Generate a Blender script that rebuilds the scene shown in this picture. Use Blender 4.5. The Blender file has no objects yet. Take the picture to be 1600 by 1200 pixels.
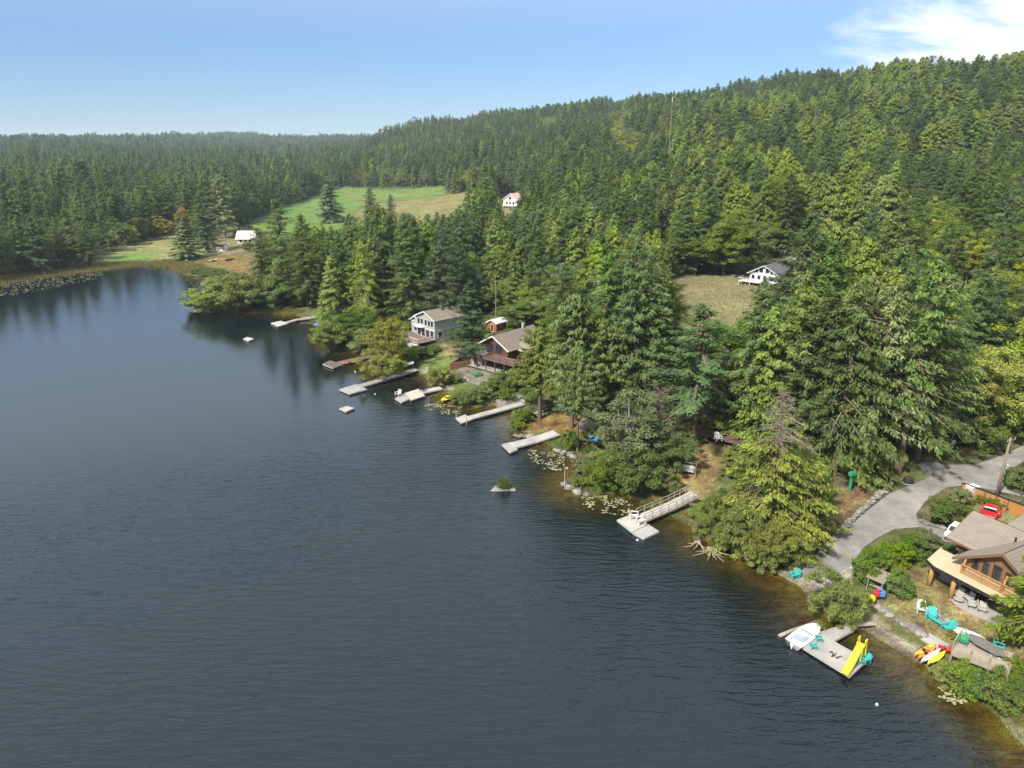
import bpy, math, random
import numpy as np
from mathutils import Vector, Matrix, noise as mnoise

S = bpy.context.scene
COL = S.collection
R = math.radians
# ---------------------------------------------------------------- camera
CAMZ, FPX, PITCH = 46.0, 1105.0, R(18.6)
cd = bpy.data.cameras.new('camera'); cam = bpy.data.objects.new('camera', cd); COL.objects.link(cam)
cam.location = (0, 0, CAMZ); cam.rotation_euler = (R(90) - PITCH, 0, 0)
cd.sensor_fit = 'HORIZONTAL'; cd.sensor_width = 36.0; cd.lens = 36.0 * FPX / 1600.0
cd.clip_start = 0.5; cd.clip_end = 20000
S.camera = cam
# ---------------------------------------------------------------- sky and sun
SUN_EL = R(46); SUN_DIR = Vector((-0.68, -0.73, 0)).normalized()
w = bpy.data.worlds.new('World'); S.world = w; w.use_nodes = True
wt = w.node_tree; wt.nodes.clear(); L = wt.links.new
def wn(t, **k):
    n = wt.nodes.new(t)
    for a, b in k.items(): setattr(n, a, b)
    return n
sky = wn('ShaderNodeTexSky', sky_type='NISHITA', sun_disc=False)
sky.sun_elevation = SUN_EL; sky.sun_rotation = math.atan2(SUN_DIR.x, SUN_DIR.y)
sky.altitude = 1200; sky.air_density = 1.0; sky.dust_density = 0.0; sky.ozone_density = 1.6
tc = wn('ShaderNodeTexCoord'); sp = wn('ShaderNodeSeparateXYZ'); L(tc.outputs['Generated'], sp.inputs[0])
def math_node(op, a, b=None, c=None):
    n = wn('ShaderNodeMath', operation=op)
    for i, v in enumerate((a, b, c)):
        if v is None: continue
        if isinstance(v, (int, float)): n.inputs[i].default_value = v
        else: L(v, n.inputs[i])
    return n.outputs[0]
zc = math_node('ADD', math_node('MAXIMUM', sp.outputs[2], 0.0), 0.22)
cx = math_node('DIVIDE', sp.outputs[0], zc); cy = math_node('DIVIDE', sp.outputs[1], zc)
cb = wn('ShaderNodeCombineXYZ'); L(cx, cb.inputs[0]); L(cy, cb.inputs[1])
mp = wn('ShaderNodeMapping'); L(cb.outputs[0], mp.inputs[0])
mp.inputs['Rotation'].default_value = (0, 0, R(-32)); mp.inputs['Scale'].default_value = (0.55, 1.0, 1.0); mp.inputs['Location'].default_value = (0.4, 2.2, 0)
n1 = wn('ShaderNodeTexNoise'); n1.inputs['Scale'].default_value = 2.0; n1.inputs['Detail'].default_value = 9; n1.inputs['Roughness'].default_value = 0.58; n1.inputs['Distortion'].default_value = 0.7
L(mp.outputs[0], n1.inputs['Vector'])
# broad cirrus cover grows towards the east (+X), as over the hill in the picture
cov = wn('ShaderNodeMapRange', interpolation_type='SMOOTHSTEP'); L(math_node('SUBTRACT', math_node('SUBTRACT', sp.outputs[0], math_node('MULTIPLY', sp.outputs[1], 0.10)), math_node('MULTIPLY', sp.outputs[2], 0.6)), cov.inputs['Value'])
cov.inputs['From Min'].default_value = 0.0; cov.inputs['From Max'].default_value = 0.43; cov.inputs['To Min'].default_value = 0.0; cov.inputs['To Max'].default_value = 0.37
cm = wn('ShaderNodeMapRange', interpolation_type='SMOOTHSTEP'); L(math_node('ADD', n1.outputs[0], cov.outputs[0]), cm.inputs['Value'])
cm.inputs['From Min'].default_value = 0.66; cm.inputs['From Max'].default_value = 0.88; cm.inputs['To Max'].default_value = 0.85
mixc = wn('ShaderNodeMix', data_type='RGBA'); L(cm.outputs[0], mixc.inputs['Factor']); tint = wn('ShaderNodeMix', data_type='RGBA', blend_type='MULTIPLY'); tint.inputs['Factor'].default_value = 1.0; tmix = wn('ShaderNodeMix', data_type='RGBA'); tfac = wn('ShaderNodeMapRange'); L(sp.outputs[2], tfac.inputs['Value']); tfac.inputs['From Min'].default_value = -.02; tfac.inputs['From Max'].default_value = .20; L(tfac.outputs[0], tmix.inputs['Factor'])
tmix.inputs[6].default_value = (.40, .51, .72, 1); tmix.inputs[7].default_value = (.68, .82, 1.0, 1); L(tmix.outputs[2], tint.inputs[7])
L(sky.outputs[0], tint.inputs[6]); L(tint.outputs[2], mixc.inputs[6])
mixc.inputs[7].default_value = (8.4, 8.7, 9.2, 1)
# added sky veil, mostly out of view, to brighten water reflections and fill light
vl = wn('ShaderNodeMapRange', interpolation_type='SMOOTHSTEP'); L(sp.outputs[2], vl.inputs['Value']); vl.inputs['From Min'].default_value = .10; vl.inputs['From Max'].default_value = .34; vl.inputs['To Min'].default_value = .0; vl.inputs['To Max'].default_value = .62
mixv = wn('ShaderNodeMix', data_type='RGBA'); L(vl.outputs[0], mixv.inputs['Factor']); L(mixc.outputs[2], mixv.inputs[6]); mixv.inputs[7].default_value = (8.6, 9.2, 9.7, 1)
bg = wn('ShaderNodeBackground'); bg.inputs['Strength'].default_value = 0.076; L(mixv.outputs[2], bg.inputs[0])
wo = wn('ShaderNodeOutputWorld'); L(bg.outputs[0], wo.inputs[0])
sl = bpy.data.lights.new('sun', 'SUN'); sl.energy = 3.9; sl.angle = R(4); sl.color = (1.0, 0.94, 0.84)
sun = bpy.data.objects.new('sun', sl); COL.objects.link(sun)
sd = Vector((SUN_DIR.x * math.cos(SUN_EL), SUN_DIR.y * math.cos(SUN_EL), math.sin(SUN_EL)))
sun.rotation_euler = sd.to_track_quat('Z', 'Y').to_euler(); sun.location = (0, 0, 200)
S.view_settings.view_transform = 'Standard'; S.view_settings.look = 'None'
S.view_settings.exposure = 0.95; S.view_settings.gamma = 1.0
S.render.engine = 'CYCLES'
S.cycles.max_bounces = 7; S.cycles.diffuse_bounces = 5; S.cycles.glossy_bounces = 3; S.cycles.transparent_max_bounces = 8
S.cycles.transmission_bounces = 3; S.cycles.volume_bounces = 0; S.cycles.caustics_reflective = False; S.cycles.caustics_refractive = False
S.cycles.use_denoising = True
# ---------------------------------------------------------------- projection helpers (photo pixel 1600x1200 <-> world)
SP, CP = math.sin(PITCH), math.cos(PITCH)
def ray(px, py):
    X = (px - 800) / FPX; Y = -(py - 600) / FPX
    return np.array((X, CP + Y * SP, -SP + Y * CP))
def PZ(px, py, z=0.0):
    d = ray(px, py); t = (z - CAMZ) / d[2]
    return np.array((d[0] * t, d[1] * t, z))
def PT(px, t):                      # column px at depth t -> plan position
    return np.array(((px - 800) / FPX * t, t / CP))
def proj(p):
    x, y, z = p[0], p[1], p[2] - CAMZ
    dep = y * CP - z * SP; up = y * SP + z * CP
    return 800 + FPX * x / dep, 600 - FPX * up / dep, dep
# ---------------------------------------------------------------- terrain model
SHORE_PX = [(1760, 1260), (1640, 1190), (1600, 1166), (1575, 1140), (1558, 1118), (1530, 1094), (1500, 1078), (1468, 1065), (1452, 1052), (1449, 1043),
 (1432, 1033), (1410, 1022), (1388, 1008), (1362, 992), (1345, 981), (1330, 972), (1300, 968), (1272, 956), (1262, 940), (1252, 918), (1215, 897), (1188, 884),
 (1160, 871), (1128, 856), (1098, 842), (1078, 822), (1052, 808), (1032, 797), (1010, 789), (985, 776), (950, 771), (918, 775), (896, 768), (884, 757), (884, 748),
 (898, 738), (912, 720), (902, 712), (884, 707), (868, 702), (850, 692), (836, 681), (812, 673), (801, 660), (797, 652), (801, 641), (783, 642), (772, 633), (745, 637),
 (716, 631), (698, 625), (690, 612), (699, 602), (686, 597), (670, 588), (652, 582), (640, 574), (626, 582), (604, 590), (586, 582), (578, 570), (574, 557),
 (552, 549), (528, 546), (508, 538), (506, 527), (516, 519), (512, 512), (497, 505), (482, 499), (462, 493), (430, 489), (396, 489), (340, 487), (312, 480),
 (326, 462), (346, 449), (322, 437), (290, 427), (278, 417), (232, 413), (162, 421), (100, 428), (50, 434), (0, 443), (-90, 456), (-260, 480), (-700, 560)]
SHORE = np.array([PZ(*p)[:2] for p in SHORE_PX] + [(-330, 60), (-300, -120), (40, -120), (70, 20)])
SA = SHORE; SB = np.roll(SHORE, -1, axis=0)
def shore_d(x, y):                  # + on land, - in the lake
    x = np.asarray(x, float).ravel(); y = np.asarray(y, float).ravel()
    best = np.full(x.shape, 1e18); ins = np.zeros(x.shape, bool)
    for (ax, ay), (bx, by) in zip(SA, SB):
        dx, dy = bx - ax, by - ay
        t = np.clip(((x - ax) * dx + (y - ay) * dy) / (dx * dx + dy * dy + 1e-12), 0, 1)
        best = np.minimum(best, (x - ax - t * dx) ** 2 + (y - ay - t * dy) ** 2)
        if ay != by:
            c = (ay > y) != (by > y)
            ins ^= c & (x < dx * (y - ay) / (by - ay) + ax)
    d = np.sqrt(best); return np.where(ins, -d, d)
# control heights: (px, py, z) on the ground, or ('t', px, depth, z)
CTRL = [(1290, 870, .9), (1400, 790, 2.0), (1500, 725, 3.4), (1600, 695, 4.5), (1530, 900, 2.1), (1530, 965, 1.6), (1450, 940, 1.4), (1500, 795, 2.6),
 (1640, 900, 2.6), (1560, 1060, 1.2), (1600, 1120, 1.0), (1180, 720, 3.0), (1300, 765, 2.4), (1195, 446, 10), (1110, 480, 8), (1100, 530, 6), (1300, 560, 8), (1450, 560, 9), (1590, 560, 11),
 (900, 650, 2.2), (1000, 650, 3.5), (800, 575, 2.4), (690, 535, 2.4), (775, 515, 4), (900, 540, 5), (600, 480, 3), (500, 455, 2), (560, 410, 4),
 (430, 345, 3.5), (600, 305, 6), (220, 395, 1.4), (385, 378, 2.6), (370, 405, 1.2), (796, 320, 14), (50, 390, 3), (-100, 400, 3), (150, 370, 2.5),
 ('t', 1600, 620, 99), ('t', 1300, 800, 101), ('t', 1100, 900, 92), ('t', 880, 1050, 80), ('t', 740, 1180, 71), ('t', 640, 1300, 60), ('t', 600, 1400, 34), ('t', 1850, 550, 100),
 ('t', 1600, 330, 38), ('t', 1400, 350, 37), ('t', 1200, 420, 40), ('t', 1050, 500, 38), ('t', 900, 600, 35), ('t', 800, 700, 33), ('t', 680, 850, 26),
 ('t', 560, 1000, 20), ('t', 400, 900, 14), ('t', 200, 700, 9), ('t', 0, 600, 9), ('t', -200, 600, 9), ('t', -400, 500, 8),
 ('t', 1600, 1000, 105), ('t', 1200, 1200, 100), ('t', 900, 1500, 82), ('t', 700, 1800, 64), ('t', 100, 1500, 41), ('t', -100, 1500, 40), ('t', 200, 1600, 46), ('t', 260, 1600, 38), ('t', 350, 1500, 22), ('t', 500, 1500, 24),
 ('t', 330, 2900, 70), ('t', 380, 2900, 80), ('t', 440, 2900, 58), ('t', 480, 3000, 48), ('t', 560, 3000, 60), ('t', 640, 3000, 62), ('t', 270, 2900, 50), ('t', 150, 3000, 50), ('t', 0, 3200, 50), ('t', 800, 3500, 60), ('t', 1600, 3000, 70), ('t', 300, 5000, 45), ('t', 900, 5500, 45)]
def warp(x, y):
    r = np.hypot(x, y); return np.stack((np.arctan2(x, y) * 2.2, np.log(np.maximum(r, 5.0))), -1)
cp_xy = []; cp_z = []
for c in CTRL:
    if c[0] == 't': cp_xy.append(PT(c[1], c[2])); cp_z.append(c[3])
    else: cp_xy.append(PZ(c[0], c[1], c[2])[:2]); cp_z.append(c[2])
cp_xy = np.array(cp_xy); cp_z = np.array(cp_z, float)
CW = warp(cp_xy[:, 0], cp_xy[:, 1])
def phi(r2): return np.sqrt(r2 + 0.0016)
_A = phi(((CW[:, None] - CW[None]) ** 2).sum(-1)); n = len(CW)
_M = np.zeros((n + 1, n + 1)); _M[:n, :n] = _A + np.eye(n) * 1e-6; _M[:n, n] = 1; _M[n, :n] = 1
CWT = np.linalg.solve(_M, np.append(cp_z, 0))
def sst(a, b, v):
    t = np.clip((v - a) / (b - a), 0, 1); return t * t * (3 - 2 * t)
def height(x, y, d=None):
    x = np.asarray(x, float).ravel(); y = np.asarray(y, float).ravel()
    if d is None: d = shore_d(x, y)
    q = warp(x, y); h = np.full(x.shape, CWT[-1])
    for c, k in zip(CW, CWT): h += k * phi((q[:, 0] - c[0]) ** 2 + (q[:, 1] - c[1]) ** 2)
    h = np.clip(h, 0.8, 140)
    r = np.hypot(x, y)
    h = h + sst(150, 500, r) * (1.6 * np.sin(x / 41 + 1.3) * np.cos(y / 57) + 2.2 * np.sin(x / 97 + y / 83))* np.clip(h / 20, 0, 1.2)
    land = 0.10 * np.minimum(d, 3) + (h - 0.3) * sst(0.5, 26, d) * np.clip(d, 0, 1)
    far = sst(1200, 1600, r)
    land = land * (1 - far) + np.maximum(land, h) * far
    wat = -np.minimum(7.0, 0.10 * (-d) + 0.012 * d * d)
    return np.where(d > 0, land, wat)
def hz(x, y): return float(height([x], [y])[0])
def G(px, py, dz=0.0):              # photo pixel -> point on the terrain
    d = ray(px, py); z = 2.0
    for _ in range(25):
        t = (z - CAMZ) / d[2] if d[2] < -1e-4 else 4000
        t = min(max(t, 1), 4000); z2 = hz(d[0] * t, d[1] * t); z2 = max(z2, 0)
        if abs(z2 - z) < 0.01: z = z2; break
        z = z + (z2 - z) * 0.6
    t = (z - CAMZ) / d[2]
    return np.array((d[0] * t, d[1] * t, z + dz))
def in_poly(px, py, poly):
    px = np.asarray(px, float); py = np.asarray(py, float); ins = np.zeros(px.shape, bool)
    for (ax, ay), (bx, by) in zip(poly, poly[1:] + poly[:1]):
        if ay == by: continue
        c = (ay > py) != (by > py); ins ^= c & (px < (bx - ax) * (py - ay) / (by - ay) + ax)
    return ins
def poly_d(x, y, P):                # signed distance to a world polygon, + inside
    best = np.full(x.shape, 1e18); ins = np.zeros(x.shape, bool)
    for (ax, ay), (bx, by) in zip(P, np.roll(P, -1, axis=0)):
        dx, dy = bx - ax, by - ay
        t = np.clip(((x - ax) * dx + (y - ay) * dy) / (dx * dx + dy * dy + 1e-12), 0, 1)
        best = np.minimum(best, (x - ax - t * dx) ** 2 + (y - ay - t * dy) ** 2)
        if ay != by:
            c = (ay > y) != (by > y); ins ^= c & (x < dx * (y - ay) / (by - ay) + ax)
    d = np.sqrt(best); return np.where(ins, d, -d)
# ---------------------------------------------------------------- material helpers
MATS = {}
def nodes(name):
    m = bpy.data.materials.new(name); m.use_nodes = True; t = m.node_tree
    b = t.nodes['Principled BSDF']; return m, t, b
def mat(name, col, rough=0.8, var=0.18, scale=3.0, metal=0.0, bump=0.0, coat=0.0, spec=0.4, stretch=None):
    """plain procedural surface: base colour broken up by two noises"""
    if name in MATS: return MATS[name]
    m, t, b = nodes(name); lk = t.links.new
    b.inputs['Roughness'].default_value = rough; b.inputs['Metallic'].default_value = metal
    b.inputs['Specular IOR Level'].default_value = spec; b.inputs['Coat Weight'].default_value = coat
    tcn = t.nodes.new('ShaderNodeTexCoord'); no = t.nodes.new('ShaderNodeTexNoise')
    no.inputs['Scale'].default_value = scale; no.inputs['Detail'].default_value = 6
    src = tcn.outputs['Object']
    if stretch:
        mpn = t.nodes.new('ShaderNodeMapping'); mpn.inputs['Scale'].default_value = stretch; lk(src, mpn.inputs[0]); src = mpn.outputs[0]
    lk(src, no.inputs['Vector'])
    oi = t.nodes.new('ShaderNodeObjectInfo')
    a = t.nodes.new('ShaderNodeMath'); a.operation = 'MULTIPLY_ADD'; lk(oi.outputs['Random'], a.inputs[0]); a.inputs[1].default_value = 0.25; lk(no.outputs[0], a.inputs[2])
    mr = t.nodes.new('ShaderNodeMapRange'); lk(a.outputs[0], mr.inputs[0]); mr.inputs[1].default_value = 0.3; mr.inputs[2].default_value = 0.95
    mr.inputs[3].default_value = 1 - var; mr.inputs[4].default_value = 1 + var
    vm = t.nodes.new('ShaderNodeVectorMath'); vm.operation = 'SCALE'; vm.inputs[0].default_value = col[:3]; lk(mr.outputs[0], vm.inputs['Scale'])
    lk(vm.outputs[0], b.inputs['Base Color'])
    if bump:
        bu = t.nodes.new('ShaderNodeBump'); bu.inputs['Strength'].default_value = bump; bu.inputs['Distance'].default_value = 0.05; lk(no.outputs[0], bu.inputs['Height']); lk(bu.outputs[0], b.inputs['Normal'])
    MATS[name] = m; return m
def leaf_mat(name, col, var=0.30, hue=0.03, trans=0.38):
    if name in MATS: return MATS[name]
    m, t, b = nodes(name); lk = t.links.new
    at = t.nodes.new('ShaderNodeAttribute'); at.attribute_name = 'tone'
    oi = t.nodes.new('ShaderNodeObjectInfo')
    hs = t.nodes.new('ShaderNodeHueSaturation'); hs.inputs['Color'].default_value = (*col, 1)
    h = t.nodes.new('ShaderNodeMapRange'); lk(oi.outputs['Random'], h.inputs[0]); h.inputs[3].default_value = 0.5 - hue * .7; h.inputs[4].default_value = 0.5 + hue * .5; lk(h.outputs[0], hs.inputs['Hue'])
    wnz = t.nodes.new('ShaderNodeTexWhiteNoise'); wnz.noise_dimensions = '1D'; lk(oi.outputs['Random'], wnz.inputs['W'])
    v = t.nodes.new('ShaderNodeMapRange'); lk(wnz.outputs[0], v.inputs[0]); v.inputs[3].default_value = 1 - var; v.inputs[4].default_value = 1 + var
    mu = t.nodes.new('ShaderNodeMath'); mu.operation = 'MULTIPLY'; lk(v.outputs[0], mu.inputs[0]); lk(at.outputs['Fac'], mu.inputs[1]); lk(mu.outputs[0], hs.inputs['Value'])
    sw = t.nodes.new('ShaderNodeMapRange'); lk(wnz.outputs[1], sw.inputs[0]); sw.inputs[3].default_value = 0.92; sw.inputs[4].default_value = 1.22; lk(sw.outputs[0], hs.inputs['Saturation'])
    di = t.nodes.new('ShaderNodeBsdfDiffuse'); tr = t.nodes.new('ShaderNodeBsdfTranslucent'); mx = t.nodes.new('ShaderNodeMixShader'); mx.inputs[0].default_value = trans
    gl = t.nodes.new('ShaderNodeBsdfGlossy'); gl.inputs['Roughness'].default_value = 0.55; gl.inputs[0].default_value = (.6, .6, .6, 1)
    lk(hs.outputs[0], di.inputs[0]); lk(hs.outputs[0], tr.inputs[0]); lk(di.outputs[0], mx.inputs[1]); lk(tr.outputs[0], mx.inputs[2])
    m2 = t.nodes.new('ShaderNodeMixShader'); m2.inputs[0].default_value = 0.02; lk(mx.outputs[0], m2.inputs[1]); lk(gl.outputs[0], m2.inputs[2])
    lk(m2.outputs[0], t.nodes['Material Output'].inputs[0]); t.nodes.remove(b)
    MATS[name] = m; return m
# ---------------------------------------------------------------- object helpers
def tag(o, label=None, cat=None, group=None, kind=None):
    if label: o['label'] = label
    if cat: o['category'] = cat
    if group: o['group'] = group
    if kind: o['kind'] = kind
    return o
def empty(name, loc, rz=0.0, label=None, cat=None, group=None):
    o = bpy.data.objects.new(name, None); o.empty_display_size = 0.5; COL.objects.link(o)
    o.location = tuple(float(v) for v in loc); o.rotation_euler = (0, 0, rz); return tag(o, label, cat, group)
def link(name, me, parent=None, loc=None, rot=None):
    o = bpy.data.objects.new(name, me); COL.objects.link(o)
    if parent: o.parent = parent
    if loc is not None: o.location = tuple(float(v) for v in loc)
    if rot is not None: o.rotation_euler = rot
    return o
def np_mesh(name, V, F4=None, mats=(), tone=None, F3=None, smooth=False):
    """fast mesh from numpy quads (and tris)"""
    me = bpy.data.meshes.new(name); V = np.asarray(V, np.float32)
    F4 = np.zeros((0, 4), np.int32) if F4 is None else np.asarray(F4, np.int32); F3 = np.zeros((0, 3), np.int32) if F3 is None else np.asarray(F3, np.int32)
    nl = F4.size + F3.size; npoly = len(F4) + len(F3)
    me.vertices.add(len(V)); me.vertices.foreach_set('co', V.ravel())
    me.loops.add(nl); me.loops.foreach_set('vertex_index', np.concatenate((F4.ravel(), F3.ravel())))
    me.polygons.add(npoly)
    st = np.concatenate((np.arange(len(F4)) * 4, F4.size + np.arange(len(F3)) * 3)).astype(np.int32)
    me.polygons.foreach_set('loop_start', st)
    me.polygons.foreach_set('loop_total', np.concatenate((np.full(len(F4), 4), np.full(len(F3), 3))).astype(np.int32))
    if smooth: me.polygons.foreach_set('use_smooth', np.ones(npoly, bool))
    me.update(calc_edges=True)
    if tone is not None:
        a = me.attributes.new('tone', 'FLOAT', 'POINT'); a.data.foreach_set('value', np.asarray(tone, np.float32))
    for m in mats: me.materials.append(m)
    return me
class MB:
    """collects boxes, bars, tubes and prisms; build() links them as one mesh"""
    def __init__(s): s.v = []; s.f = []; s.m = []; s.mi = 0
    def add(s, vs, fs):
        k = len(s.v); s.v += [tuple(float(c) for c in q) for q in vs]; s.f += [tuple(i + k for i in f) for f in fs]; s.m += [s.mi] * len(fs); return s
    def box(s, c, d, rz=0.0, taper=1.0):
        x, y, z = (d[0] / 2, d[1] / 2, d[2] / 2); ca, sa = math.cos(rz), math.sin(rz); vs = []
        for sz in (-1, 1):
            k = taper if sz > 0 else 1.0
            for sx, sy in ((-1, -1), (1, -1), (1, 1), (-1, 1)):
                X, Y = sx * x * k, sy * y * k; vs.append((c[0] + X * ca - Y * sa, c[1] + X * sa + Y * ca, c[2] + sz * z))
        return s.add(vs, [(3, 2, 1, 0), (4, 5, 6, 7), (0, 1, 5, 4), (1, 2, 6, 5), (2, 3, 7, 6), (3, 0, 4, 7)])
    def tube(s, pts, rad, n=6, cap=True):
        pts = [Vector(p) for p in pts]; rr = rad if isinstance(rad, (list, tuple)) else [rad] * len(pts); vs = []; fs = []
        for i, p in enumerate(pts):
            d = (pts[min(i + 1, len(pts) - 1)] - pts[max(i - 1, 0)]).normalized()
            a = d.cross(Vector((0, 0, 1)) if abs(d.z) < 0.9 else Vector((1, 0, 0))).normalized(); b = d.cross(a)
            for k in range(n):
                t = 2 * math.pi * k / n; vs.append(p + (a * math.cos(t) + b * math.sin(t)) * rr[i])
        for i in range(len(pts) - 1):
            for k in range(n): fs.append((i * n + k, i * n + (k + 1) % n, (i + 1) * n + (k + 1) % n, (i + 1) * n + k))
        if cap: fs.append(tuple(range(n))[::1]); fs.append(tuple((len(pts) - 1) * n + k for k in range(n))[::-1])
        return s.add(vs, fs)
    def bar(s, a, b, w, h):               # square-section bar between two points
        a, b = Vector(a), Vector(b); d = (b - a).normalized(); u = d.cross(Vector((0, 0, 1)) if abs(d.z) < 0.95 else Vector((1, 0, 0))).normalized(); v = d.cross(u)
        vs = [p + u * su * w / 2 + v * sv * h / 2 for p in (a, b) for su, sv in ((-1, -1), (1, -1), (1, 1), (-1, 1))]
        return s.add(vs, [(0, 1, 2, 3), (7, 6, 5, 4), (0, 4, 5, 1), (1, 5, 6, 2), (2, 6, 7, 3), (3, 7, 4, 0)])
    def prism(s, poly, z0, z1):           # vertical extrusion of a plan polygon
        n = len(poly); vs = [(x, y, z0) for x, y in poly] + [(x, y, z1) for x, y in poly]
        return s.add(vs, [tuple(range(n))[::-1], tuple(range(n, 2 * n))] + [(i, (i + 1) % n, n + (i + 1) % n, n + i) for i in range(n)])
    def slab(s, quad, th):                # thickened quad (any plane), thickness downwards along its normal
        q = [Vector(p) for p in quad]; nn = (q[1] - q[0]).cross(q[-1] - q[0]).normalized()
        if nn.z < 0: nn = -nn
        n = len(q); vs = q + [p - nn * th for p in q]
        return s.add(vs, [tuple(range(n)), tuple(range(n, 2 * n))[::-1]] + [(i, (i + 1) % n, n + (i + 1) % n, n + i) for i in range(n)])
    def lathe(s, prof, n=10, c=(0, 0, 0)):
        vs = []; fs = []
        for r_, z in prof:
            for k in range(n): t = 2 * math.pi * k / n; vs.append((c[0] + r_ * math.cos(t), c[1] + r_ * math.sin(t), c[2] + z))
        for i in range(len(prof) - 1):
            for k in range(n): fs.append((i * n + k, i * n + (k + 1) % n, (i + 1) * n + (k + 1) % n, (i + 1) * n + k))
        fs.append(tuple(range(n))[::-1]); fs.append(tuple((len(prof) - 1) * n + k for k in range(n)))
        return s.add(vs, fs)
    def mesh(s, name, ms, smooth=False, bevel=0):
        me = bpy.data.meshes.new(name); me.from_pydata(s.v, [], s.f)
        for m in (ms if isinstance(ms, (list, tuple)) else [ms]): me.materials.append(m)
        if any(s.m): me.polygons.foreach_set('material_index', s.m)
        if smooth: me.polygons.foreach_set('use_smooth', [True] * len(s.f))
        import bmesh
        bm = bmesh.new(); bm.from_mesh(me); bmesh.ops.recalc_face_normals(bm, faces=bm.faces)
        if bevel: bmesh.ops.bevel(bm, geom=bm.edges[:], offset=bevel, segments=1, affect='EDGES')
        bm.to_mesh(me); bm.free(); return me
    def build(s, name, m, parent=None, loc=None, rot=None, smooth=False, bevel=0):
        return link(name, s.mesh(name, m, smooth, bevel), parent, loc, rot)
def copy_tree(o, parent=None):
    c = o.copy(); COL.objects.link(c); c.parent = parent
    for ch in o.children: copy_tree(ch, c)
    return c
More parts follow.
